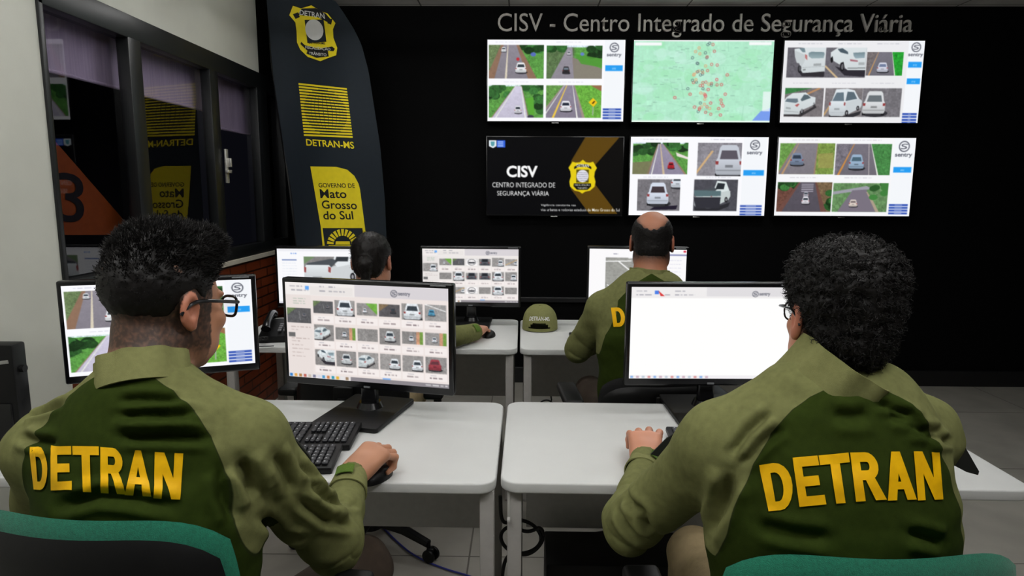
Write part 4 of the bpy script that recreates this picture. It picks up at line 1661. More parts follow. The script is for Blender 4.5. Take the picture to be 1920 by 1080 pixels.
decal('globe_print', polys, t, PM, flag_pt, T0, texts=[('DETRAN-MS', sk([(255, 586), (456, 598), (460, 628), (258, 614)]), 0, 1, .018)])
# state government panel with the half sun
panel = [(274, 702), (384, 704), (430, 716), (460, 742), (478, 776), (484, 800), (504, 955), (318, 955)]
frame = [(318, 955), (504, 955), (520, 1080), (505, 1080), (494, 962), (326, 962), (340, 1080), (330, 1080)]
polys = [(sk(panel), 0, 1), (sk(frame), 0, 1)]
for k in range(11):
    a = radians(8 + k * 16.4)
    cx, cy = 410, 1032
    for r0, r1, w in ((38, 66, .10),):
        polys.append((sk([(cx - cos(a - w) * r0, cy - sin(a - w) * r0), (cx - cos(a - w * .95) * r1, cy - sin(a - w * .95) * r1),
                          (cx - cos(a + w * .95) * r1, cy - sin(a + w * .95) * r1), (cx - cos(a + w) * r0, cy - sin(a + w) * r0)]), 0, 2))
polys.append((sk([(380, 1032), (382, 1018), (440, 1018), (442, 1032)]), 0, 2))
polys.append((sk([(352, 1034), (470, 1034), (470, 1042), (352, 1042)]), 0, 2))
decal('government_print', polys, t, PM, flag_pt, T0, texts=[
    ('GOVERNO DE', sk([(308, 772), (460, 774), (463, 793), (310, 790)]), 1, 2, .012),
    ('Mato', sk([(313, 798), (424, 800), (428, 836), (317, 836)]), 1, 2, .014),
    ('Grosso', sk([(321, 845), (468, 847), (472, 884), (324, 880)]), 1, 2, .014),
    ('do Sul', sk([(327, 890), (452, 890), (457, 926), (330, 926)]), 1, 2, .014)])

# ------------------------------------------------------------------ ceiling luminaires
for lx, ly, p in LAMPS:
    n_ = LAMPS.index((lx, ly, p))
    t = empty('ceiling_luminaire', (lx, ly, CEIL), 0, ['hanging white tube luminaire over the left front desk', 'hanging white tube luminaire over the right front desk',
              'hanging white tube luminaire over the left back desk', 'hanging white tube luminaire over the right back desk',
              'hanging white tube luminaire over the chair on the left front', 'hanging white tube luminaire over the chair on the right front'][n_], 'ceiling light', 'ceiling luminaires')
    b = MB()
    b.box((0, 0, -DROP - .012), (1.24, .07, .024), .004)
    b.build('housing', M_ceiling, t)
    for s in (-1, 1):
        b = MB()
        b.cyl((s * .5, 0, -DROP), (s * .5, 0, -.004), .006, n=10)
        b.cyl((s * .5, 0, -.012), (s * .5, 0, 0), .03, n=16)
        b.build('hanger_rod', M_chrome, t)
    for s in (-1, 1):
        b = MB()
        b.cyl((-.58, s * .055, -DROP - .034), (.58, s * .055, -DROP - .034), .013, n=12)
        key = 'lit_tube' if ly > 1 else 'lit_tube_dim'
        mt = MATS.get(key)
        if mt is None:
            mt = bpy.data.materials.new(key)
            mt.use_nodes = True
            mt.node_tree.nodes['Principled BSDF'].inputs['Emission Color'].default_value = (1, 1, .99, 1)
            mt.node_tree.nodes['Principled BSDF'].inputs['Emission Strength'].default_value = TUBE if ly > 1 else TUBE * 2.0
            MATS[key] = mt
        b.build('tube', mt, t)

# ------------------------------------------------------------------ small things
# olive cap, seen from behind
t = empty('baseball_cap', at_z(1013, 622, .74) + Vector((0, .07, 0)), radians(-4), 'olive cap with white arched lettering, standing on the back desk', 'cap')
bm_ = bmesh.new()
NU, NV = 48, 16
RAD, HGT = .088, .125


def cap_pt(a, v, k=1.):
    # v 0 rim .. 1 crown ; a measured from the back (-y)
    r = RAD * (1 - .04 * v) * max(0, 1 - v ** 3.2) ** .5 * k
    z = .004 + HGT * v - .012 * max(0, cos(a)) * v
    return Vector((r * sin(a), -r * 1.08 * cos(a) * 1.0, z))


G = [[bm_.verts.new(cap_pt(2 * pi * i / NU - pi, j / NV)) for j in range(NV)] for i in range(NU)]
tp = bm_.verts.new((0, 0, .004 + HGT - .008))
for i in range(NU):
    a = abs(2 * pi * (i + .5) / NU - pi)
    for j in range(NV - 1):
        v = (j + .5) / NV
        hole = a < .62 and .13 < v < .13 + .26 * math.sqrt(max(0, 1 - (a / .62) ** 2))
        if not hole:
            bm_.faces.new((G[i][j], G[(i + 1) % NU][j], G[(i + 1) % NU][j + 1], G[i][j + 1]))
    bm_.faces.new((G[i][NV - 1], G[(i + 1) % NU][NV - 1], tp))
bmesh.ops.recalc_face_normals(bm_, faces=bm_.faces)
bmesh.ops.solidify(bm_, geom=list(bm_.faces), thickness=-.0025)
b = MB()
b._merge(bm_)
b.build('crown', M_olive_twill, t, angle=60)
b = MB()
b.sphere((0, 0, .004 + HGT - .008), (.008, .008, .005))
b.build('top_button', M_olive_twill, t)
b = MB()
b.grid(lambda u, v: ((u - .5) * .165 * (1 - .35 * v * v), .06 + .095 * v * (1 - 1.4 * (u - .5) ** 2), .012 + .012 * (1 - (2 * u - 1) ** 2)), 16, 8, .003)
b.build('brim', M_olive_twill, t)
word = 'DETRAN-MS'
V, T, _ = text_unit(word, .02)
P = []
for u, v in V:
    a = (u - .5) * 1.3
    P.append(cap_pt(a, .46 + .17 * v + .10 * cos(a * 1.6) - .06) * 1.0 + Vector((sin(a), -cos(a), .1)) * .003)
raw_mesh('lettering', [tuple(p) for p in P], T, M_white_print, t, smooth=False)

# desk telephone
pc = at_z(498, 648, .74)
t = empty('desk_telephone', (-1.14, 3.02, .74), radians(10), 'black desk telephone with coiled cord near the brick wall', 'telephone')
b = MB()
b.prism([(-.1, 0), (.1, 0), (.1, .075), (-.1, .03)], -.09, .09, .006, M=Matrix.Rotation(radians(90), 4, 'Z') @ Matrix.Rotation(radians(90), 4, 'X'))
b.build('body', M_black_plastic, t)
b = MB()
for i in range(3):
    for j in range(4):
        b.box((.0 + i * .024, -.06 + j * .022, .05 + j * .0049), (.017, .015, .007), .002)
b.build('keypad', mat('grey_keys', rgb(120, 120, 124), .5), t)
b = MB()
b.tube([(-.055, -.085, .062), (-.055, -.06, .085), (-.055, .06, .112), (-.055, .095, .098)], lambda q: .016 + .007 * abs(2 * q - 1) ** 2, n=12, smooth=2)
b.build('handset', M_gloss_black, t)
b = MB()
b.tube([(-.055 - .02 + .03 * sin(k * .06) + .008 * cos(k * .9), -.10 - k * .0011, .02 + .008 * sin(k * .9) + .012 * sin(k * .03)) for k in range(110)] + [(.0, -.2, .008)], .0022, n=6)
b.build('coiled_cord', M_cable, t)

# black flat case at the far left end of the front desk
t = empty('computer_case', (-1.442, 1.68, .74), radians(1), 'flat black computer case at the far left end of the front desk', 'computer')
b = MB()
b.box((0, 0, .145), (.19, .05, .29), .006)
b.build('case', M_black_plastic, t)
b = MB()
b.box((.01, -.026, .235), (.15, .004, .010), .001, rot=(0, radians(-8), 0))
b.build('silver_strip', M_chrome, t)
b = MB()
b.box((0, -.027, .08), (.16, .006, .1), .003)
b.build('front_panel', M_gloss_black, t)
b = MB()
b.cyl((.094, 0, .22), (.106, 0, .22), .01)
b.build('side_screw', M_black_plastic, t)

# black equipment box under the right front desk
t = empty('equipment_box', (.31, 1.90, 0), 0, 'black equipment box on the floor under the right front desk', 'box')
b = MB()
b.box((0, 0, .176), (.46, .2, .32), .006)
for sx in (-1, 1):
    for sy in (-1, 1):
        b.cyl((sx * .2, sy * .07, 0), (sx * .2, sy * .07, .016), .014)
b.build('case', M_black_plastic, t)
b = MB()
b.box((0, -.102, .16), (.42, .006, .25), .003)
b.build('front_grille', M_gloss_black, t)

# cables
b = MB()
loop = [(938, 930), (940, 985), (968, 972), (1000, 982), (1018, 1008), (1006, 1030), (975, 1040), (946, 1028), (936, 1002), (955, 984), (990, 1000), (1016, 985),
        (1020, 1016), (992, 1042), (960, 1036), (946, 1050), (941, 1085), (940, 1150)]
pts = [at_y(x, y, 1.765 - .002 * (k % 3)) for k, (x, y) in enumerate(loop)]
pts += [Vector((pts[-1].x, pts[-1].y, .006)), Vector((pts[-1].x - .02, pts[-1].y + .1, .006))]
b.tube(pts, .0055, smooth=3)
tag(b.build('power_cable', M_cable), 'looped black power cable hanging between the two front desks', 'cable')
b = MB()
pts = [at_z(690, 960, .006) + Vector((0, 0, .0)), at_z(740, 1012, .006), at_z(775, 1042, .006), at_z(830, 1066, .006), at_z(900, 1085, .006), at_z(960, 1125, .006)]
b.tube(pts, .0035, smooth=3)
tag(b.build('network_cable', M_blue_cable), 'blue network cable lying on the floor under the left front desk', 'cable')
t = empty('power_strip', (.17, 4.0, 0), radians(4), 'black power strip with leads on the floor behind the back row', 'power strip')
b = MB()
b.box((0, 0, .022), (.30, .06, .044), .006)
b.build('case', M_black_plastic, t)
b = MB()
b.tube([(-.06, 0, .04), (-.06, 0, .10), (.0, .0, .13), (.05, -.01, .09), (.08, 0, .04)], .005, smooth=2)
b.tube([(-.1, 0, .04), (-.03, 0, .08), (.03, .0, .10), (.02, -.01, .16)], .005, smooth=2)
b.tube([(.12, 0, .04), (.115, 0, .2)], .004, smooth=1)
b.build('leads', M_cable, t)
b = MB()
b.tube([at_z(560, 738, .01), at_z(600, 735, .01), at_z(640, 728, .02), at_z(660, 722, .08)], .005, smooth=2)
tag(b.build('floor_cable', M_cable), 'thin black cable on the floor behind the left front monitor', 'cable')

# ------------------------------------------------------------------ people: smooth-blended distance fields meshed into one skin
class Field:
    def __init__(s, lo, hi, h):
        s.lo = np.array(lo, float)
        s.h = h
        s.n = np.ceil((np.array(hi) - s.lo) / h).astype(int) + 1
        s.v = np.full(s.n, .05, np.float32)

    def region(s, lo, hi):
        a = np.clip(np.floor((np.array(lo) - s.lo) / s.h).astype(int), 0, s.n)
        b = np.clip(np.ceil((np.array(hi) - s.lo) / s.h).astype(int) + 1, 0, s.n)
        if (b <= a).any():
            return None
        g = [(s.lo[i] + np.arange(a[i], b[i]) * s.h).astype(np.float32) for i in range(3)]
        return tuple(slice(a[i], b[i]) for i in range(3)), g[0][:, None, None], g[1][None, :, None], g[2][None, None, :]

    def mix(s, sl, d, k, cut):
        v = s.v[sl]
        if cut:
            h = np.maximum(k - np.abs(v + d), 0)
            s.v[sl] = np.maximum(v, -d) + h * h / (4 * k)
        else:
            h = np.maximum(k - np.abs(v - d), 0)
            s.v[sl] = np.minimum(v, d) - h * h / (4 * k)

    def cone(s, a, b, ra, rb, k=.02, sq=None, cut=False):
        """tapered limb a->b; sq=(axis, factor) flattens the section along axis (factor>1 = thinner)"""
        a, b = np.array(a, float), np.array(b, float)
        m = max(ra, rb) + k + .012
        r = s.region(np.minimum(a, b) - m, np.maximum(a, b) + m)
        if r is None:
            return s
        sl, x, y, z = r
        px, py, pz = x - a[0], y - a[1], z - a[2]
        ba = b - a
        if sq is not None:
            n, f = np.array(sq[0], float), sq[1]
            n /= np.linalg.norm(n)
            q = (px * n[0] + py * n[1] + pz * n[2]) * (f - 1)
            px, py, pz = px + n[0] * q, py + n[1] * q, pz + n[2] * q
            ba = ba + n * ba.dot(n) * (f - 1)
        t = np.clip((px * ba[0] + py * ba[1] + pz * ba[2]) / max(ba.dot(ba), 1e-9), 0, 1)
        d = np.sqrt((px - t * ba[0]) ** 2 + (py - t * ba[1]) ** 2 + (pz - t * ba[2]) ** 2) - (ra + (rb - ra) * t)
        s.mix(sl, d, k, cut)
        return s

    def ell(s, c, r, R=None, k=.02, cut=False):
        c, r = np.array(c, float), np.array(r, float)
        m = r.max() + k + .012
        g = s.region(c - m, c + m)
        if g is None:
            return s
        sl, x, y, z = g
        px, py, pz = x - c[0], y - c[1], z - c[2]
        if R is not None:   # columns of R are the ellipsoid's axes
            px, py, pz = [px * R[0, i] + py * R[1, i] + pz * R[2, i] for i in range(3)]
        k0 = np.sqrt((px / r[0]) ** 2 + (py / r[1]) ** 2 + (pz / r[2]) ** 2)
        k1 = np.sqrt((px / r[0] ** 2) ** 2 + (py / r[1] ** 2) ** 2 + (pz / r[2] ** 2) ** 2)
        s.mix(sl, k0 * (k0 - 1) / np.maximum(k1, 1e-6), k, cut)
        return s

    def clip(s, fn):
        """keep only where fn(x,y,z) < 0"""
        x, y, z = [(s.lo[i] + np.arange(s.n[i]) * s.h).astype(np.float32) for i in range(3)]
        s.v = np.maximum(s.v, fn(x[:, None, None], y[None, :, None], z[None, None, :])).astype(np.float32)
        return s

    def mesh(s):
        v = s.v
        v[0], v[-1] = .05, .05
        v[:, 0], v[:, -1] = .05, .05
        v[:, :, 0], v[:, :, -1] = .05, .05
        neg = v < 0
        any_ = np.zeros(tuple(s.n - 1), bool)
        all_ = np.ones(tuple(s.n - 1), bool)
        cs = [(i, j, k) for i in (0, 1) for j in (0, 1) for k in (0, 1)]
        for i, j, k in cs:
            q = neg[i:s.n[0] - 1 + i, j:s.n[1] - 1 + j, k:s.n[2] - 1 + k]
            any_ |= q
            all_ &= q
        I = np.argwhere(any_ & ~all_)
        idx = np.full(tuple(s.n - 1), -1, np.int32)
        idx[tuple(I.T)] = np.arange(len(I))
        val = np.stack([v[I[:, 0] + i, I[:, 1] + j, I[:, 2] + k] for i, j, k in cs], 1)
        off = np.array(cs, float)
        acc = np.zeros((len(I), 3))
        cnt = np.zeros(len(I))
        for a in range(8):
            for b in range(a + 1, 8):
                if np.abs(off[a] - off[b]).sum() != 1:
                    continue
                va, vb = val[:, a], val[:, b]
                m = (va < 0) != (vb < 0)
                t = np.where(m, va / np.where(m, va - vb, 1), 0)
                acc += m[:, None] * (off[a] + t[:, None] * (off[b] - off[a]))
                cnt += m
        V = s.lo + (I + acc / cnt[:, None]) * s.h
        F = []
        for ax in range(3):
            o1, o2 = [(1, 2), (2, 0), (0, 1)][ax]
            A = np.take(neg, range(s.n[ax] - 1), ax)
            B = np.take(neg, range(1, s.n[ax]), ax)
            for flip, M in ((False, A & ~B), (True, ~A & B)):
                E = np.argwhere(M)
                E = E[(E[:, o1] > 0) & (E[:, o2] > 0) & (E[:, o1] < s.n[o1] - 1) & (E[:, o2] < s.n[o2] - 1)]
                q = []
                for d1, d2 in ((1, 1), (0, 1), (0, 0), (1, 0)):
                    e = E.copy()
                    e[:, o1] -= d1
                    e[:, o2] -= d2
                    q.append(idx[tuple(e.T)])
                q = np.stack(q, 1)
                F.append(q[:, ::-1] if flip else q)
        return V, np.concatenate(F)


def vnormals(V, F):
    a, b, c, d = (V[F[:, i]] for i in range(4))
    fn = np.cross(c - a, d - b)
    N = np.zeros_like(V)
    for i in range(4):
        np.add.at(N, F[:, i], fn)
    return N / np.maximum(np.linalg.norm(N, axis=1), 1e-12)[:, None]


_lat = np.random.default_rng(3).random((32, 32, 32))


def vnoise(P, sc):
    """value noise 0..1 at points P*sc"""
    q = np.asarray(P) * sc
    i = np.floor(q).astype(int)
    f = q - i
    f = f * f * (3 - 2 * f)
    out = 0
    for dx in (0, 1):
        for dy in (0, 1):
            for dz in (0, 1):
                w = (f[:, 0] if dx else 1 - f[:, 0]) * (f[:, 1] if dy else 1 - f[:, 1]) * (f[:, 2] if dz else 1 - f[:, 2])
                out = out + w * _lat[(i[:, 0] + dx) % 32, (i[:, 1] + dy) % 32, (i[:, 2] + dz) % 32]
    return out


def seg_dist(P, poly):
    """distance to a polyline and position 0..1 along it"""
    best = np.full(len(P), 1e9)
    tt = np.zeros(len(P))
    n = len(poly) - 1
    for i in range(n):
        a, b = poly[i], poly[i + 1]
        ba = b - a
        t = np.clip((P - a) @ ba / max(ba @ ba, 1e-12), 0, 1)
        d = np.linalg.norm(P - a - t[:, None] * ba, axis=1)
        m = d < best
        best[m] = d[m]
        tt[m] = (i + t[m]) / n
    return best, tt


def ar(*v):
    return np.array(v, float)


def unit(v):
    v = np.asarray(v, float)
    return v / np.linalg.norm(v)


def head_frame(az, pitch, roll=0.):
    """columns: right, face direction, up"""
    return np.array(Matrix.Rotation(-radians(az), 3, 'Z') @ Matrix.Rotation(-radians(pitch), 3, 'X') @ Matrix.Rotation(radians(roll), 3, 'Y'))


def add_head(f, c, R, s=1., female=False):
    L = lambda x, y, z: c + R @ (ar(x, y, z) * s)
    E = lambda p, r, k=.015, cut=False: f.ell(L(*p), ar(*r) * s, R, k, cut)
    K = lambda p, q, ra, rb, k=.012: f.cone(L(*p), L(*q), ra * s, rb * s, k)
    E((0, -.014, .036), (.0755, .097, .080))
    E((0, .030, -.018), (.062, .066, .082), .03)
    E((0, .045, -.075), (.043, .042, .036), .03)
    E((0, .078, -.098), (.020, .016, .015), .025)
    for x in (-1, 1):
        E((x * .046, .03, -.062), (.022, .045, .035), .03)
        E((x * .042, .072, -.020), (.022, .018, .018), .02)
        E((x * .030, .099, .004), (.017, .012, .011), .010, True)
        E((x * .031, .083, .002), (.0125, .0125, .0115), .003)
        K((x * .012, .094, .024), (x * .048, .078, .026), .007, .005, .012)
        K((x * .014, .096, .010), (x * .046, .084, .009), .0035, .003, .004)
        # ear: rim, hollow and lobe
        a = ar(x * .0775, -.010, -.004)
        E(a, (.009, .019, .031), .006)
        E(a + ar(x * .006, .003, .004), (.006, .010, .017), .006, True)
        E(a + ar(0, .006, -.026), (.007, .009, .010), .006)
        E((x * .012, .104, -.036), (.009, .010, .008), .008)
    K((0, .094, .016), (0, .119, -.030), .008, .010, .014)
    E((0, .094, -.062), (.024, .012, .006), .006)
    E((0, .092, -.073), (.021, .012, .007), .006)
    E((0, .098, -.0672), (.022, .008, .0016), .004, True)


def add_hand(f, w, F, U, side, curl=(.5, .5, .5, .5), spread=.12, thumb=(.55, .35), s=1., k=.010):
    """w wrist, F towards the fingers, U out of the back of the hand; side +1 right hand, -1 left"""
    F = unit(F)
    U = unit(np.asarray(U) - F * np.dot(U, F))
    T = np.cross(U, F) * side           # towards the thumb side (palm down)
    P = lambda a, b, c: w + (F * a + T * b + U * c) * s
    for b in (.026, .009, -.009, -.026):
        f.cone(P(.0, b * .62, 0), P(.080 - abs(b - .009) * .25, b, .004), .0155 * s, .0125 * s, k + .006)
    f.cone(P(-.02, 0, 0), P(.03, 0, 0), .024 * s, .026 * s, .02, (U, 1.35))
    f.cone(P(.012, .022, -.008), P(.052, .030, -.010), .015 * s, .012 * s, .014)
    segs = [(.047, .027, .021), (.052, .031, .022), (.048, .028, .021), (.037, .022, .018)]
    for i, b in enumerate((.027, .0095, -.0085, -.026)):
        p = P(.080 - abs(b - .009) * .25, b, .003)
        side_ang = spread * (b / .026)
        ang = -curl[i] * .55
        r0 = .0092 if i < 3 else .0082
        for j, L in enumerate(segs[i]):
            d = (F * cos(side_ang) + T * sin(side_ang)) * cos(ang) + U * sin(ang)
            q = p + d * L * s
            f.cone(p, q, (r0 - .0009 * j) * s, (r0 - .0009 * (j + 1)) * s, .005)
            p = q
            ang -= curl[i] * (1.0 if j == 0 else .8)
    p = P(.022, .026, -.008)
    a0 = thumb[0]
    for j, (L, r) in enumerate(((.038, .0112), (.031, .0098), (.024, .0085))):
        d = F * cos(a0) + T * sin(a0) - U * (.28 if j < 2 else .12)
        q = p + unit(d) * L * s
        f.cone(p, q, r * s, (r - .0012) * s, .008)
        p = q
        a0 -= thumb[1]


def cloth_mat(name, a, b, thread):
    """two cloths meeting at a seam: signed distance to the seam is stored on the shirt"""
    m = bpy.data.materials.new(name)
    m.use_nodes = True
    nt = m.node_tree
    p = nt.nodes['Principled BSDF']
    p.inputs['Roughness'].default_value = .88
    p.inputs['Specular IOR Level'].default_value = .08
    at = nt.nodes.new('ShaderNodeAttribute')
    at.attribute_name = 'seam'
    mr = nt.nodes.new('ShaderNodeMapRange')
    mr.inputs['From Min'].default_value = -.02
    mr.inputs['From Max'].default_value = .02
    nt.links.new(at.outputs['Fac'], mr.inputs['Value'])
    r = nt.nodes.new('ShaderNodeValToRGB')
    e = r.color_ramp.elements
    e[0].position, e[0].color = .46, (*a, 1)
    e[1].position, e[1].color = .54, (*b, 1)
    for pos, c in ((.48, thread), (.50, thread), (.52, b)):
        q = e.new(pos)
        q.color = (*c, 1)
    nt.links.new(mr.outputs[0], r.inputs[0])
    tc = nt.nodes.new('ShaderNodeTexCoord')
    n = nt.nodes.new('ShaderNodeTexNoise')
    n.inputs['Scale'].default_value = 70
    n.inputs['Detail'].default_value = 5
    nt.links.new(tc.outputs['Object'], n.inputs['Vector'])
    rp = nt.nodes.new('ShaderNodeValToRGB')
    rp.color_ramp.elements[0].color = (.8, .8, .8, 1)
    rp.color_ramp.elements[0].position = .3
    rp.color_ramp.elements[1].position = .7
    nt.links.new(n.outputs['Fac'], rp.inputs[0])
    mx = nt.nodes.new('ShaderNodeMixRGB')
    mx.blend_type = 'MULTIPLY'
    mx.inputs[0].default_value = 1
    nt.links.new(r.outputs[0], mx.inputs[1])
    nt.links.new(rp.outputs[0], mx.inputs[2])
    nt.links.new(mx.outputs[0], p.inputs['Base Color'])
    n2 = nt.nodes.new('ShaderNodeTexNoise')
    n2.inputs['Scale'].default_value = 900
    bp = nt.nodes.new('ShaderNodeBump')
    bp.inputs['Strength'].default_value = .25
    bp.inputs['Distance'].default_value = .001
    nt.links.new(tc.outputs['Object'], n2.inputs['Vector'])
    nt.links.new(n2.outputs['Fac'], bp.inputs['Height'])
    nt.links.new(bp.outputs[0], p.inputs['Normal'])
    return m


M_shirt = cloth_mat('combat_shirt_cloth', rgb(48, 61, 18), rgb(118, 120, 76), rgb(48, 56, 26))


def torso(f, J, e):
    """trunk, shoulders and upper arms, grown by e"""
    up = ar(0, 0, 1)
    fw = J['fwd']
    sp = J['spine']          # [(point, half width, half depth)]
    for (a, wa, da), (b, wb, db) in zip(sp, sp[1:]):
        sqf = ((wa + e) / (da + e) + (wb + e) / (db + e)) / 2
        f.cone(a, b, wa + e, wb + e, .05, (fw, sqf))
    ch = sp[-1][0]
    nb = J['neck'] - ar(0, 0, .045 if e > 0 else .02)
    for sd in ('L', 'R'):
        sh = J['sh' + sd]
        f.cone(ch + (sh - ch) * .35, sh, .082 + e, J.get('rs', .064) + e, .05)
        f.cone(nb + ar(0, 0, -.01), sh + (nb - sh) * .3 + ar(0, 0, .0), .048 + e, .052 + e, .05)
    f.cone(ch, nb, .085 + e, .058 + e, .05)


def arm(f, J, sd, e, r=(.060, .050, .046, .034)):
    sh, el, wr = J['sh' + sd], J['el' + sd], J['wr' + sd]
    f.cone(sh, el, r[0] + e, r[1] + e, .03)
    f.cone(el, wr, r[2] + e, r[3] + e, .03)


def legs(f, J, e, feet=True):
    pel = J['spine'][0][0]
    lat = np.cross(J['fwd'], ar(0, 0, 1))
    for sd, g in (('L', -1), ('R', 1)):
        hip = pel + lat * g * .085
        f.cone(hip, J['kn' + sd], .092 + e, .064 + e, .04)
        f.cone(J['kn' + sd], J['an' + sd], .060 + e, .042 + e, .03)


def person(name, J, label, h=.004, skin=(.70, .46, .34), collar=True, creases=(), word=None, trousers=None, boots=True, wr_amp=1., seam_pts=None, hs=1., stub=None, seed=1):
    base = J['base']
    c, R = J['head'], head_frame(*J['gaze'])
    pts = [c + .16, c - .16] + [J[k] for k in ('shL', 'shR', 'elL', 'elR', 'wrL', 'wrR', 'knL', 'knR', 'anL', 'anR')]
    lo = np.min(pts, 0) - .14
    hi = np.max(pts, 0) + .14
    for sd in 'LR':
        hi = np.maximum(hi, J['wr' + sd] + .22)
    lo[2] = -.01
    f = Field(lo, hi, h)
    torso(f, J, -.016)
    for sd in 'LR':
        arm(f, J, sd, -.012, (.058, .048, .042, .030))
    legs(f, J, -.016)
    for sd in 'LR':
        an = J['an' + sd]
        f.cone(an + ar(0, 0, -.03), an + J['fwd'] * .15 + ar(0, 0, -.045), .034, .026, .02)
    # neck
    lc = lambda x, y, z: c + R @ (ar(x, y, z) * hs)
    nr = J.get('neck_r', .054)
    f.cone(J['neck'] + ar(0, 0, -.02), lc(0, -.030, -.045), nr + .004, nr, .03)
    add_head(f, c, R, hs)
    for sd, g in (('L', -1), ('R', 1)):
        H = J['hand' + sd]
        add_hand(f, J['wr' + sd], H['F'], H['U'], g, H.get('curl', (.5,) * 4), H.get('spread', .12), H.get('thumb', (.55, .35)), H.get('s', 1.))
    V, F = f.mesh()
    del f
    # skin colours: tone, lips, brows, eyes, cropped hair at the nape
    q = ((V - c) @ R) / hs
    col = np.tile(ar(*lin(skin)), (len(V), 1))
    col *= (.9 + .2 * vnoise(V + seed, 40))[:, None]
    inhead = (np.abs(q) < .16).all(1)

    def paint(mask, cc, al=1.):
        col[mask] = col[mask] * (1 - al) + ar(*lin(cc)) * al
    paint(inhead & (((q - ar(0, .10, -.067)) / ar(.024, .025, .013)) ** 2).sum(1).__lt__(1), (.58, .30, .27), .7)
    for x in (-1, 1):
        paint(inhead & ((((q - ar(x * .031, .088, .027)) / ar(.021, .03, .0055)) ** 2).sum(1) < 1), (.10, .07, .06), .9)
        paint(inhead & ((((q - ar(x * .031, .090, .002)) / ar(.012, .012, .0065)) ** 2).sum(1) < 1), (.85, .83, .80), .9)
        paint(inhead & ((((q - ar(x * .031, .097, .002)) / ar(.006, .01, .006)) ** 2).sum(1) < 1), (.10, .06, .04), 1)
        paint(inhead & ((((q - ar(x * .08, -.01, -.004)) / ar(.014, .022, .034)) ** 2).sum(1) < 1), (.74, .40, .32), .45)
    if stub is not None:
        a = np.clip(stub(q), 0, 1) * inhead * (np.abs(q[:, 0]) < .0765)
        a = a * (.75 + .5 * vnoise(V, 300))
        a = np.clip(a, 0, .93)[:, None]
        col = col * (1 - a) + ar(*lin((.11, .085, .075))) * a
    body = raw_mesh(name, V - base, F, M_skin, None, cols=col)
    body.location = base
    tag(body, label, 'person')
    # ---- shirt
    lo2 = np.min([J[k] for k in ('shL', 'shR', 'elL', 'elR', 'wrL', 'wrR')] + [J['spine'][0][0]], 0) - .24
    hi2 = np.max([J[k] for k in ('shL', 'shR', 'elL', 'elR', 'wrL', 'wrR', 'neck')], 0) + .16
    f = Field(lo2, hi2, h)
    torso(f, J, .004)
    for sd in 'LR':
        arm(f, J, sd, .004)
    # open cuffs: cut the sleeve off at the wrist
    for sd in 'LR':
        d = unit(J['wr' + sd] - J['el' + sd])
        p = J['wr' + sd] - d * .012
        f.cone(p + d * .05, p + d * .09, .05, .05, .004, None, True)
    # neck opening
    up = unit(lc(0, -.03, -.045) - J['neck'])
    V, F = f.mesh()
    del f
    N = vnormals(V, F)
    lat = np.cross(J['fwd'], ar(0, 0, 1))
    rel = V - J['spine'][-1][0]
    s_ = rel @ lat
    # drape: soft folds, tighter on the sleeves
    onarm = np.zeros(len(V))
    fold = np.zeros(len(V))
    for sd in 'LR':
        for a, b in (('sh', 'el'), ('el', 'wr')):
            d, t = seg_dist(V, [J[a + sd], J[b + sd]])
            w = np.clip(1 - (d - .05) / .05, 0, 1)
            onarm = np.maximum(onarm, w * (t > .15 if a == 'sh' else 1))
        d, t = seg_dist(V, [J['sh' + sd], J['el' + sd], J['wr' + sd]])
        ax = t * 22 + 3.2 * vnoise(V * ar(1, 1, 1) + seed, 9)
        near = np.exp(-((t - .5) / .22) ** 2)
        fold += np.clip(1 - (d - .055) / .03, 0, 1) * near * (np.abs(np.sin(ax)) ** .6 - .6) * .010
    w1 = vnoise(V * ar(6, 6, 13) + seed, 1.) - .5
    w2 = vnoise(V * ar(14, 14, 34) + seed * 3, 1.) - .5
    disp = (w1 * .011 + w2 * .006) * wr_amp + fold * wr_amp
    V = V + N * disp[:, None]
    # creases traced where the cloth pulls
    bvh = BVHTree.FromPolygons(V.tolist(), F.tolist())

    def hit(px, py):
        r = bvh.ray_cast(CAMP, ray(px, py).normalized())
        return None if r[0] is None else np.array(r[0])
    for line, wdt, amp in creases:
        P = [hit(*p) for p in line]
        P = [p for p in P if p is not None]
        if len(P) < 2:
            continue
        d, t = seg_dist(V, P)
        taper = np.clip(np.minimum(t, 1 - t) * 5 + .15, 0, 1)
        g = np.exp(-(d / wdt) ** 2) - .55 * np.exp(-((d - 2. * wdt) / (1.1 * wdt)) ** 2)
        V = V - N * (g * amp * 1.35 * taper)[:, None]
    N = vnormals(V, F)
    zz = rel[:, 2]
    sp = seam_pts or [(-.35, .20), (-.16, .185), (-.08, .165), (.0, .125), (.05, .12), (.09, .085), (.12, .05), (.15, 0)]
    seam = np.abs(s_) - np.interp(zz, [p[0] for p in sp], [p[1] for p in sp])
    lowarm = np.maximum(onarm * .04 - .02, seam)
    seam = np.where(zz < -.16, np.where(onarm > .5, .02, np.minimum(seam, -.004)), seam)
    shirt = raw_mesh('shirt', V - base, F, M_shirt, body)
    a = shirt.data.attributes.new('seam', 'FLOAT', 'POINT')
    a.data.foreach_set('value', np.clip(seam, -.02, .02).astype(np.float32))
    bvh = BVHTree.FromPolygons(V.tolist(), F.tolist())
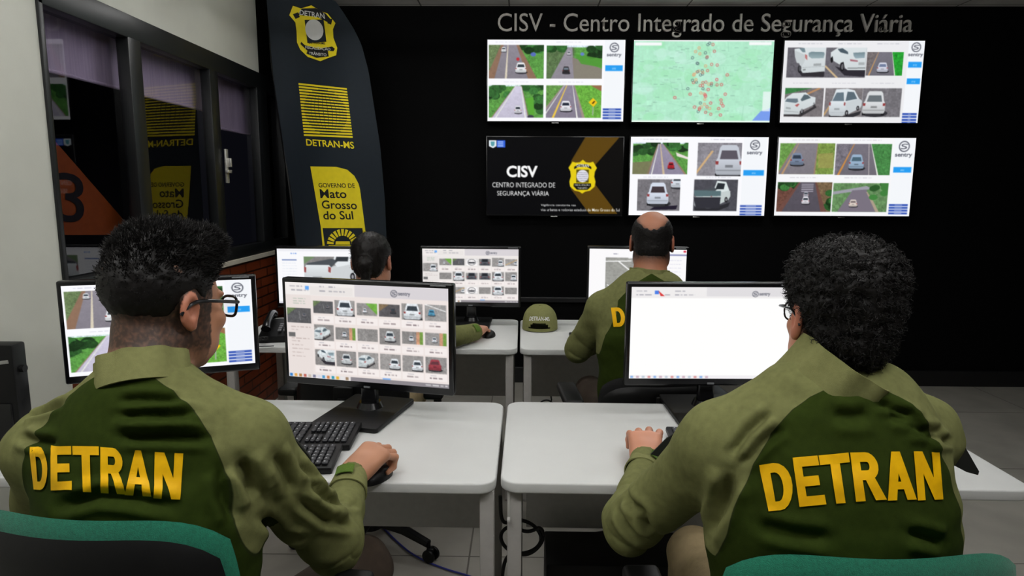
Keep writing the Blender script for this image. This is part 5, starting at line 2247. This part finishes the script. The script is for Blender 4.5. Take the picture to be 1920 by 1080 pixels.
    # ---- standing collar
    if collar:
        n0 = J['neck'] + J.get('collar_off', ar(0, -.004, -.012))
        ce = J.get('collar_end', lc(0, -.034, -.070))
        ax = unit(ce - n0)
        sx = unit(lat - ax * lat.dot(ax))
        sy = np.cross(ax, sx)
        cr = J.get('collar_r', (.072, .076))
        hgt = J.get('collar_h', .062)
        b = MB()

        def col_pt(u, v):
            a_ = 2 * pi * u - pi / 2 + .0001
            r0 = 1.03 - .05 * v + .012 * sin(a_ * 3 + seed)
            p = n0 + ax * (-.020 + (hgt + .008) * v * (1 - .22 * max(0, sin(a_)))) + sx * cos(a_) * cr[0] * r0 + sy * sin(a_) * cr[1] * r0
            p = p + (sx * cos(a_) + sy * sin(a_)) * .004 * sin(9 * a_ + seed) * v
            return Vector(p - base)
        b.grid(col_pt, 60, 8, .004)
        b.build('collar', M_olive_twill, shirt, angle=60)
    # ---- cuffs
    for sd in 'LR':
        d = unit(J['wr' + sd] - J['el' + sd])
        p0 = J['wr' + sd] - d * .068
        x = unit(np.cross(d, ar(0, 0, 1)))
        y = np.cross(x, d)
        rr = .044
        b = MB()
        b.grid(lambda u, v: Vector(p0 + d * .062 * v + (x * cos(2 * pi * u) + y * sin(2 * pi * u)) * (rr - .008 * v + .0012 * sin(u * 19)) - base), 36, 5, .003)
        b.build('cuff', M_olive_twill, shirt, angle=60)
        tb = MB()
        a0 = J.get('tab' + sd, 1.2)
        tb.grid(lambda u, v: Vector(p0 + d * (.018 + .03 * v) + (x * cos(a0 - .9 * u) + y * sin(a0 - .9 * u)) * (rr + .0035) - base), 12, 3, .002)
        tb.build('cuff_tab', M_velcro, shirt, angle=60)
    # ---- trousers and boots
    lo3 = np.min([J[k] for k in ('knL', 'knR', 'anL', 'anR')] + [J['spine'][0][0]], 0) - .2
    hi3 = np.max([J[k] for k in ('knL', 'knR', 'anL', 'anR')] + [J['spine'][0][0]], 0) + .16
    lo3[2] = .02
    f = Field(lo3, hi3, .006)
    pel, w_, d_ = J['spine'][0]
    f.cone(pel + ar(0, 0, -.03), pel + ar(0, 0, .10), w_ - .006, w_ - .012, .04, (J['fwd'], w_ / d_))
    legs(f, J, .003)
    f.clip(lambda x, y, z: .13 - z + 0 * x + 0 * y)
    Vt, Ft = f.mesh()
    Nt = vnormals(Vt, Ft)
    Vt = Vt + Nt * ((vnoise(Vt * ar(10, 10, 24) + seed, 1.) - .5) * .012)[:, None]
    raw_mesh('trousers', Vt - base, Ft, trousers or M_khaki, body)
    if boots:
        for sd in 'LR':
            an = J['an' + sd]
            f = Field(an + ar(-.2, -.2, -.1), an + ar(.2, .26, .14), .006)
            fwd = J['fwd']
            f.cone(an + ar(0, 0, .09), an + ar(0, 0, -.02), .052, .050, .03)
            f.cone(an + ar(0, 0, -.03) - fwd * .01, an + fwd * .16 + ar(0, 0, -.038), .05, .042, .03)
            zf = .004
            f.clip(lambda x, y, z: zf - z + 0 * x + 0 * y)
            Vb, Fb = f.mesh()
            raw_mesh('boot', Vb - base, Fb, M_boot, body)
    return dict(body=body, shirt=shirt, bvh=bvh, base=base, c=c, R=R, hs=hs, V=V, N=N, J=J)


# block letters for the back print, each a set of convex pieces in a unit cell (y down)
def letter_polys(chh, w=.32):
    def arc(cx, cy, rx, ry, t, a0, a1, n=10):
        out = []
        for k in range(n):
            b0, b1 = radians(a0 + (a1 - a0) * k / n), radians(a0 + (a1 - a0) * (k + 1) / n)
            ix, iy = rx - t, ry - t * .62
            out.append([(cx + rx * cos(b0), cy + ry * sin(b0)), (cx + rx * cos(b1), cy + ry * sin(b1)), (cx + ix * cos(b1), cy + iy * sin(b1)), (cx + ix * cos(b0), cy + iy * sin(b0))])
        return out
    B = lambda x0, y0, x1, y1: [(x0, y0), (x1, y0), (x1, y1), (x0, y1)]
    t = w * .62
    if chh == 'D':
        return [B(0, 0, w, 1), B(w, 0, .46, t), B(w, 1 - t, .46, 1)] + arc(.46, .5, .54, .5, w, -90, 90)
    if chh == 'E':
        return [B(0, 0, w, 1), B(w, 0, 1, t), B(w, .5 - t / 2, .9, .5 + t / 2), B(w, 1 - t, 1, 1)]
    if chh == 'T':
        return [B(0, 0, 1, t), B(.5 - w / 2, t, .5 + w / 2, 1)]
    if chh == 'R':
        return [B(0, 0, w, 1), B(w, 0, .55, t), B(w, .58 - t, .55, .58)] + arc(.55, .29, .41, .29, w, -90, 90) + \
            [[(.42, .56), (.42 + w * 1.05, .54), (1.02, 1), (1.02 - w * 1.12, 1)]]
    if chh == 'A':
        return [[(.34, 0), (.66, 0), (w, 1), (0, 1)], [(.34, 0), (.66, 0), (1, 1), (1 - w, 1)], B(.24, .62, .76, .62 + t * .8)]
    if chh == 'N':
        return [B(0, 0, w * .95, 1), B(1 - w * .95, 0, 1, 1), [(0, 0), (w * 1.05, 0), (1, 1), (1 - w * 1.05, 1)]]


def back_word(P, quads):
    """DETRAN across the shoulders; quads: one (tl,tr,br,bl) pixel box per letter, laid on the cloth"""
    bvh = P['bvh']

    def fn(px, py, off):
        r = bvh.ray_cast(CAMP, ray(px, py).normalized())
        if r[0] is None:
            return CAMP + ray(px, py) * 1.0
        n = r[1]
        if n.dot(ray(px, py)) > 0:
            n = -n
        return r[0] + n * off
    polys = []
    for chh, (a, b, c, d) in zip('DETRAN', quads):
        for pc in letter_polys(chh):
            polys.append(([((a[0] * (1 - u) + b[0] * u) * (1 - v) + (d[0] * (1 - u) + c[0] * u) * v,
                            (a[1] * (1 - u) + b[1] * u) * (1 - v) + (d[1] * (1 - u) + c[1] * u) * v) for u, v in pc], 0, 0))
    return decal('back_lettering', polys, P['shirt'], [M_yellow_print], fn, Vector(P['base']), off=.0022)


def hair_mesh(P, build, m, strands=0, length=(.012, .02), comb=(0, .3, .6), curl=0., seed=2, h=.003, disp=None, thick=.0011, keep=None, grow=None):
    c, R, hs = P['c'], P['R'], P['hs']
    f = Field(ar(-.15, -.19, -.17), ar(.15, .17, .18), h)
    build(f)
    V, F = f.mesh()
    N = vnormals(V, F)
    if disp is not None:
        V = V + N * disp(V)[:, None]
        N = vnormals(V, F)
    if strands:
        rng = np.random.default_rng(seed)
        ok = np.arange(len(V)) if keep is None else np.nonzero(keep(V, N))[0]
        pick = rng.choice(ok, strands)
        p = V[pick] + rng.normal(0, h * .5, (strands, 3))
        d = N[pick] * 1. + ar(*comb) + rng.normal(0, .35, (strands, 3))
        d /= np.linalg.norm(d, axis=1)[:, None]
        L = rng.uniform(*length, strands)[:, None]
        if grow is not None:
            L = L * grow(p)[:, None]
        sidev = np.cross(d, rng.normal(0, 1, (strands, 3)))
        sidev /= np.linalg.norm(sidev, axis=1)[:, None]
        s2 = np.cross(d, sidev)
        SV, SF = [], []
        K = 4
        n0 = len(V)
        for k in range(K):
            t = k / (K - 1)
            ph = t * 4.2
            ctr = p - N[pick] * .002 + d * L * t * (1 - .25 * curl * t) + (sidev * (np.cos(ph) - 1) + s2 * np.sin(ph)) * curl * L * .45 - ar(0, 0, 1) * L * .18 * t * t * (1 - curl)
            w = thick * (1 - .85 * t)
            for j in range(3):
                a = 2 * pi * j / 3
                SV.append(ctr + (sidev * cos(a) + s2 * sin(a)) * w)
        SV = np.stack(SV, 1).reshape(-1, 3)
        b0 = n0 + np.arange(strands)[:, None] * (K * 3)
        for k in range(K - 1):
            for j in range(3):
                j2 = (j + 1) % 3
                SF.append(np.c_[b0 + k * 3 + j, b0 + k * 3 + j2, b0 + k * 3 + 3 + j2, b0 + k * 3 + 3 + j])
        V = np.concatenate([V, SV])
        F = np.concatenate([F] + SF)
    W = c + (V * hs) @ R.T
    return raw_mesh('hair', W - P['base'], F, m, P['body'])


def glasses(P, label, m, thick=.0026):
    c, R, hs = P['c'], P['R'], P['hs']
    t = tag(empty('eyeglasses', tuple(c + R @ ar(0, .1, .0) * hs)), label, 'glasses')
    O = c + R @ ar(0, .1, .0) * hs
    L = lambda x, y, z: Vector(c + R @ (ar(x, y, z) * hs) - O)
    rim = lambda x: [L(x + .0255 * (abs(cos(a)) ** .7) * (1 if cos(a) > 0 else -1), .116 - .010 * abs((x + .0255 * cos(a)) / .06) ** 2, .003 + .019 * (abs(sin(a)) ** .7) * (1 if sin(a) > 0 else -1))
                     for a in np.linspace(0, 2 * pi, 33)[:-1]]
    b = MB()
    for x in (-.033, .033):
        b.tube(rim(x), thick, closed=True)
    b.tube([L(-.009, .117, .008), L(0, .119, .011), L(.009, .117, .008)], thick)
    for s in (-1, 1):
        b.tube([L(s * .057, .106, .013), L(s * .070, .098, .013)], thick * 1.3)
    b.build('frame', m, t)
    for s in (-1, 1):
        b = MB()
        b.tube([L(s * .070, .098, .013), L(s * .078, .06, .014), L(s * .082, .01, .014), L(s * .083, -.012, .010), L(s * .079, -.028, -.012)], thick * 1.25, smooth=2)
        b.build('temple_arm', m, t)
        x = s * .033
        b = MB()
        bm_ = bmesh.new()
        f = bm_.faces.new([bm_.verts.new(q) for q in rim(x)])
        bmesh.ops.solidify(bm_, geom=[f], thickness=.0015)
        b._merge(bm_)
        b.build('lens', M_lens, t, smooth=False)
    return t


def lc_of(J, hs=1.):
    return None


def interp_clip(ys, zs):
    return lambda x, y, z: np.interp(y, ys, zs) - z + 0 * x


def flap(P, px, Y, name='sleeve_flap'):
    pts = [at_y(x, y, Y) - Vector(P['base']) for x, y in px]
    slab_from(pts, Vector((.1, 1, 0)).normalized(), .004, name, M_dark_flap, P['shirt'])


# ---- man on the left, glasses, head turned right
chL = make_chair((-.62, 1.075, 0), radians(-6), 'green chair of the man with glasses on the left, black shell towards the camera', top=.975, seat=.47, shell_drop=.016, base_rot=.5, back_w=.47)
J = dict(base=ar(-.62, 1.03, 0), fwd=unit((.10, 1, 0)),
         spine=[(ar(-.62, 1.03, .56), .170, .115), (ar(-.622, 1.015, .70), .165, .112), (ar(-.63, 1.03, .88), .178, .118), (ar(-.634, 1.05, .99), .160, .100)],
         neck=ar(-.637, 1.062, 1.135), shL=ar(-.822, 1.075, .985), shR=ar(-.475, 1.075, 1.005), elL=ar(-.955, 1.22, .76), elR=ar(-.372, 1.205, .735),
         wrL=ar(-.76, 1.50, .790), wrR=ar(-.392, 1.43, .782), knL=ar(-.80, 1.43, .55), knR=ar(-.375, 1.43, .55), anL=ar(-.80, 1.52, .085), anR=ar(-.39, 1.50, .085),
         head=np.array(at_y(308, 572, 1.125)), gaze=(24, 10, 0), collar_r=(.073, .075), collar_h=.046, tabR=2.2,
         handR=dict(F=ar(.46, .80, .30), U=ar(-.05, -.3, 1), curl=(1.15, 1.2, 1.25, 1.3), spread=.10, s=1.15), handL=dict(F=ar(.25, .95, -.12), U=ar(.05, .1, 1), curl=(.6, .6, .6, .6)))
PL = person('person', J, 'man in olive shirt lettered DETRAN, left front, wearing glasses and turned right', h=.0038, trousers=M_shaded_trousers, seed=1, seam_pts=[(-.35, .21), (-.16, .20), (-.06, .182), (.01, .165), (.06, .145), (.10, .115), (.13, .08), (.18, 0)],
            skin=(.74, .52, .40),
            stub=lambda q: (q[:, 1] < .045) * np.clip((q[:, 2] + .105) / .04, 0, 1) * (q[:, 2] < .07) * .9,
            creases=[([(222, 753), (275, 750), (340, 752)], .007, .008), ([(218, 776), (300, 778), (365, 777)], .008, .010), ([(222, 818), (311, 817), (395, 822)], .008, .010),
                     ([(240, 795), (320, 797), (385, 800)], .006, .007), ([(49, 784), (71, 774), (120, 755)], .007, .008), ([(36, 818), (67, 828), (104, 831)], .007, .008),
                     ([(107, 951), (187, 929), (249, 934), (330, 950)], .009, .009), ([(449, 862), (470, 900), (480, 935)], .012, .016), ([(515, 853), (535, 885), (550, 925)], .010, .010),
                     ([(415, 880), (420, 930), (440, 975)], .010, .010),
                     ([(575, 905), (620, 938), (668, 945)], .008, .010), ([(560, 935), (610, 975), (660, 985)], .008, .010), ([(620, 880), (655, 905), (695, 908)], .007, .008),
                     ([(470, 965), (520, 990), (575, 1010)], .010, .009), ([(560, 870), (590, 900), (600, 935)], .008, .009)])
back_word(PL, [[(57, 840), (91, 839), (92, 919), (66, 917)], [(97, 837), (136, 836), (137, 918), (98, 919)], [(138, 836), (187, 837), (188, 921), (141, 920)],
               [(190, 838), (231, 841), (237, 925), (190, 922)], [(243, 842), (277, 844), (285, 929), (235, 926)], [(291, 846), (344, 849), (338, 936), (289, 932)]])


def bL(f):
    f.ell((0, -.014, .038), (.0780, .0995, .082), None, .01)
    f.ell((0, .004, .100), (.066, .088, .048), None, .03)
    f.ell((0, .062, .112), (.046, .034, .028), None, .03)
    f.clip(interp_clip([-.13, -.07, -.04, -.025, .0, .02, .028, .05, .085, .12], [-.058, -.060, -.045, .022, .034, .015, .006, .045, .078, .085]))


hair_mesh(PL, bL, M_hair_black, strands=11000, length=(.008, .020), comb=(.1, .25, .7), curl=.12, disp=lambda V: (vnoise(V, 55) - .5) * .012 * (V[:, 2] > .05) + (vnoise(V, 130) - .5) * .002,
          keep=lambda V, N: (V[:, 2] > -.04) & (N[:, 2] > -.4) & (V[:, 1] < .10), grow=lambda p: np.clip((p[:, 2] - .025) / .065, .14, 1))
glasses(PL, 'black framed eyeglasses on the man at the left front', M_gloss_black)
flap(PL, [(537, 818), (552, 822), (582, 858), (583, 868), (566, 866), (550, 846)], 1.155)

# ---- man on the right, curly hair, seen from behind
chR = make_chair((.535, 1.10, 0), radians(2), 'green chair of the curly haired man on the right front', top=.917, seat=.46, base_rot=1.1, back_w=.50)
J = dict(base=ar(.535, 1.06, 0), fwd=unit((.02, 1, 0)),
         spine=[(ar(.535, 1.06, .55), .180, .125), (ar(.533, 1.045, .70), .180, .122), (ar(.53, 1.055, .88), .192, .125), (ar(.528, 1.07, .995), .178, .110)],
         neck=ar(.517, 1.08, 1.118), shL=ar(.352, 1.095, 1.0), shR=ar(.715, 1.145, 1.010), elL=ar(.228, 1.265, .755), elR=ar(.795, 1.22, .83),
         wrL=ar(.312, 1.545, .776), wrR=ar(.80, 1.56, .79), knL=ar(.43, 1.47, .56), knR=ar(.70, 1.47, .56), anL=ar(.42, 1.55, .085), anR=ar(.70, 1.55, .085),
         head=np.array(at_y(1577, 596, 1.105)), gaze=(3, 6, 0), rs=.066, collar_off=ar(0, -.006, -.006), collar_r=(.083, .086), collar_h=.074,
         handL=dict(F=ar(.14, .92, .30), U=ar(.05, -.2, 1), curl=(.62, .70, .78, .86), spread=.20, thumb=(.75, .3), s=1.15), handR=dict(F=ar(-.1, .97, -.12), U=ar(0, .1, 1)))
PR = person('person', J, 'man with thick curly black hair, right front, olive shirt lettered DETRAN', h=.0038, trousers=M_khaki, seed=7, skin=(.76, .52, .41), seam_pts=[(-.35, .205), (-.16, .195), (-.055, .172), (.015, .152), (.065, .128), (.105, .095), (.125, .07), (.16, 0)],
            stub=lambda q: (q[:, 1] < .0) * np.clip((q[:, 2] + .10) / .04, 0, 1) * (q[:, 2] < .07) * .6,
            creases=[([(1662, 778), (1694, 784), (1735, 798)], .008, .007), ([(1695, 806), (1731, 809), (1768, 812)], .007, .007), ([(1640, 757), (1680, 765), (1715, 778)], .006, .006),
                     ([(1735, 822), (1760, 826), (1785, 826)], .006, .007), ([(1372, 853), (1403, 809), (1445, 770)], .007, .008), ([(1390, 872), (1430, 830), (1470, 800)], .007, .007),
                     ([(1560, 778), (1598, 783), (1630, 777)], .010, .006), ([(1328, 1004), (1353, 947), (1374, 890)], .012, .014), ([(1160, 950), (1180, 992), (1216, 1015)], .010, .010),
                     ([(1175, 925), (1205, 960), (1225, 1000)], .010, .010), ([(1420, 985), (1480, 1000), (1560, 1010)], .010, .007), ([(1700, 1000), (1740, 1010), (1770, 1020)], .009, .007)])
back_word(PR, [[(1423, 871), (1482, 864), (1490, 954), (1442, 959)], [(1486, 858), (1532, 854), (1549, 945), (1499, 950)], [(1534, 854), (1590, 848), (1603, 941), (1549, 945)],
               [(1593, 848), (1642, 847), (1660, 936), (1604, 940)], [(1652, 847), (1702, 846), (1717, 936), (1663, 938)], [(1711, 846), (1759, 847), (1766, 936), (1719, 938)]])


def bR(f):
    f.ell((0, -.014, .036), (.083, .103, .088), None, .01)
    f.ell((0, -.006, .078), (.083, .100, .055), None, .03)
    f.ell((0, -.045, -.03), (.057, .060, .062), None, .03)
    f.clip(interp_clip([-.14, -.07, -.045, -.03, -.01, .01, .03, .06, .09, .12], [-.078, -.078, -.072, -.035, .020, .024, .0, .045, .072, .08]))


hair_mesh(PR, bR, M_hair_black, strands=9000, length=(.006, .012), comb=(0, 0, .15), curl=.9, thick=.0012,
          disp=lambda V: (np.abs(vnoise(V, 48) - .5) * -.020 + .005) + (np.abs(vnoise(V + 3, 110) - .5) * -.010), keep=lambda V, N: (V[:, 2] > -.09) & (V[:, 1] < .12))
glasses(PR, 'thin dark eyeglasses on the curly haired man at the right front', M_gloss_black, .0017)
flap(PR, [(1220, 852), (1250, 822), (1300, 790), (1312, 800), (1280, 835), (1240, 858)], 1.215)
flap(PR, [(1776, 818), (1804, 828), (1836, 884), (1834, 891), (1812, 885), (1776, 866)], 1.145)

# ---- bald man, back row right
make_chair((.475, 2.42, 0), radians(4), 'black chair of the bald man on the back row, arm pad showing', back_mat=M_black_fabric, top=.80, seat=.45, base_rot=.75)
J = dict(base=ar(.475, 2.42, 0), fwd=unit((.08, 1, 0)),
         spine=[(ar(.475, 2.42, .55), .170, .12), (ar(.475, 2.41, .70), .165, .118), (ar(.48, 2.43, .88), .178, .12), (ar(.485, 2.45, .99), .165, .105)],
         neck=ar(.487, 2.475, 1.112), shL=ar(.315, 2.49, .985), shR=ar(.66, 2.49, .985), elL=ar(.235, 2.61, .80), elR=ar(.76, 2.62, .80),
         wrL=ar(.42, 2.88, .79), wrR=ar(.70, 2.90, .79), knL=ar(.31, 2.82, .55), knR=ar(.64, 2.82, .55), anL=ar(.32, 2.90, .085), anR=ar(.64, 2.90, .085),
         head=np.array(at_y(1222, 454, 2.52)), gaze=(11, 8, 0), collar_r=(.075, .078), collar_h=.060, neck_r=.060,
         handL=dict(F=ar(.4, .9, -.05), U=ar(0, .05, 1)), handR=dict(F=ar(-.1, 1, -.05), U=ar(0, .05, 1)))
PB = person('person', J, 'bald man in olive shirt on the back row, seen from behind', h=.005, trousers=M_shaded_trousers, seed=12, skin=(.68, .45, .34),
            stub=lambda q: (q[:, 1] < .05) * np.clip((q[:, 2] + .09) / .035, 0, 1) * np.clip((.058 + 11 * q[:, 0] ** 2 - q[:, 2] + .25 * np.minimum(q[:, 1] + .06, 0) - 3 * 0) / .02, 0, 1) * .92)
qs = []
x = 1146
for k in range(6):
    w = 24
    qs.append([(x, 577 - k), (x + w, 576 - k), (x + w + 4, 612 - k * .6), (x + 5, 613 - k * .6)])
    x += 27
back_word(PB, qs)


def bB(f):
    f.ell((0, -.015, .035), (.0775, .0985, .0805), None, .01)
    f.ell((0, -.05, -.03), (.062, .050, .045), None, .03)
    f.clip(interp_clip([-.13, -.07, -.04, -.025, .0, .02, .028, .04, .12], [-.058, -.058, -.040, .022, .034, .015, .0, .2, .3]))
    f.clip(lambda x, y, z: z - (.038 + 11 * x * x + .35 * np.maximum(y + .05, 0) + .003 * np.sin(x * 260)))


hair_mesh(PB, bB, M_hair_black, strands=2500, length=(.002, .005), comb=(0, -.1, -.4), disp=lambda V: (vnoise(V, 200) - .5) * .002, keep=lambda V, N: V[:, 2] < .06)

# ---- woman, back row left
make_chair((-.615, 2.50, 0), radians(-3), 'black chair of the dark haired woman on the back row, behind the left front monitor', back_mat=M_black_fabric, top=.82, seat=.45, base_rot=-.42)
J = dict(base=ar(-.615, 2.50, 0), fwd=unit((.05, 1, 0)),
         spine=[(ar(-.615, 2.50, .54), .160, .115), (ar(-.615, 2.50, .68), .145, .105), (ar(-.612, 2.53, .84), .155, .11), (ar(-.612, 2.55, .94), .145, .095)],
         neck=ar(-.612, 2.575, 1.025), shL=ar(-.765, 2.58, .93), shR=ar(-.462, 2.58, .935), elL=ar(-.84, 2.72, .78), elR=ar(-.36, 2.76, .80),
         wrL=ar(-.74, 2.98, .785), wrR=ar(-.212, 2.975, .785), knL=ar(-.72, 2.88, .54), knR=ar(-.50, 2.88, .54), anL=ar(-.72, 2.94, .085), anR=ar(-.50, 2.94, .085),
         head=np.array(at_y(697, 490, 2.62)), gaze=(2, 8, 0), collar_r=(.066, .07), collar_h=.055, neck_r=.048,
         handR=dict(F=ar(.25, .95, .0), U=ar(0, .05, 1), curl=(.7, .8, .8, .8), s=1.0), handL=dict(F=ar(.2, 1, -.05), U=ar(0, .05, 1)))
PW = person('person', J, 'woman with dark tied back hair, back row left, right hand on a mouse', h=.005, trousers=M_khaki, seed=21, skin=(.76, .53, .42), hs=.97)
qs = []
x = 606
for k in range(6):
    qs.append([(x, 590), (x + 24, 590), (x + 24, 626), (x, 626)])
    x += 28
back_word(PW, qs)


def bW(f):
    f.ell((0, -.014, .040), (.0805, .103, .084), None, .01)
    f.ell((0, -.055, -.02), (.062, .052, .060), None, .03)
    f.ell((.0, -.115, -.012), (.030, .028, .030), None, .012)
    f.cone((.0, -.118, -.02), (.012, -.108, -.115), .026, .014, .02)
    f.clip(interp_clip([-.16, -.075, -.05, -.03, .0, .02, .03, .06, .085, .12], [-.2, -.2, -.055, -.03, .028, .024, .0, .05, .075, .085]))


hair_mesh(PW, bW, M_hair_brown, strands=1800, length=(.006, .016), comb=(0, -.6, -.5), thick=.0007,
          disp=lambda V: (vnoise(V * ar(90, 25, 60), 1.) - .5) * .004, keep=lambda V, N: V[:, 2] > -.1)
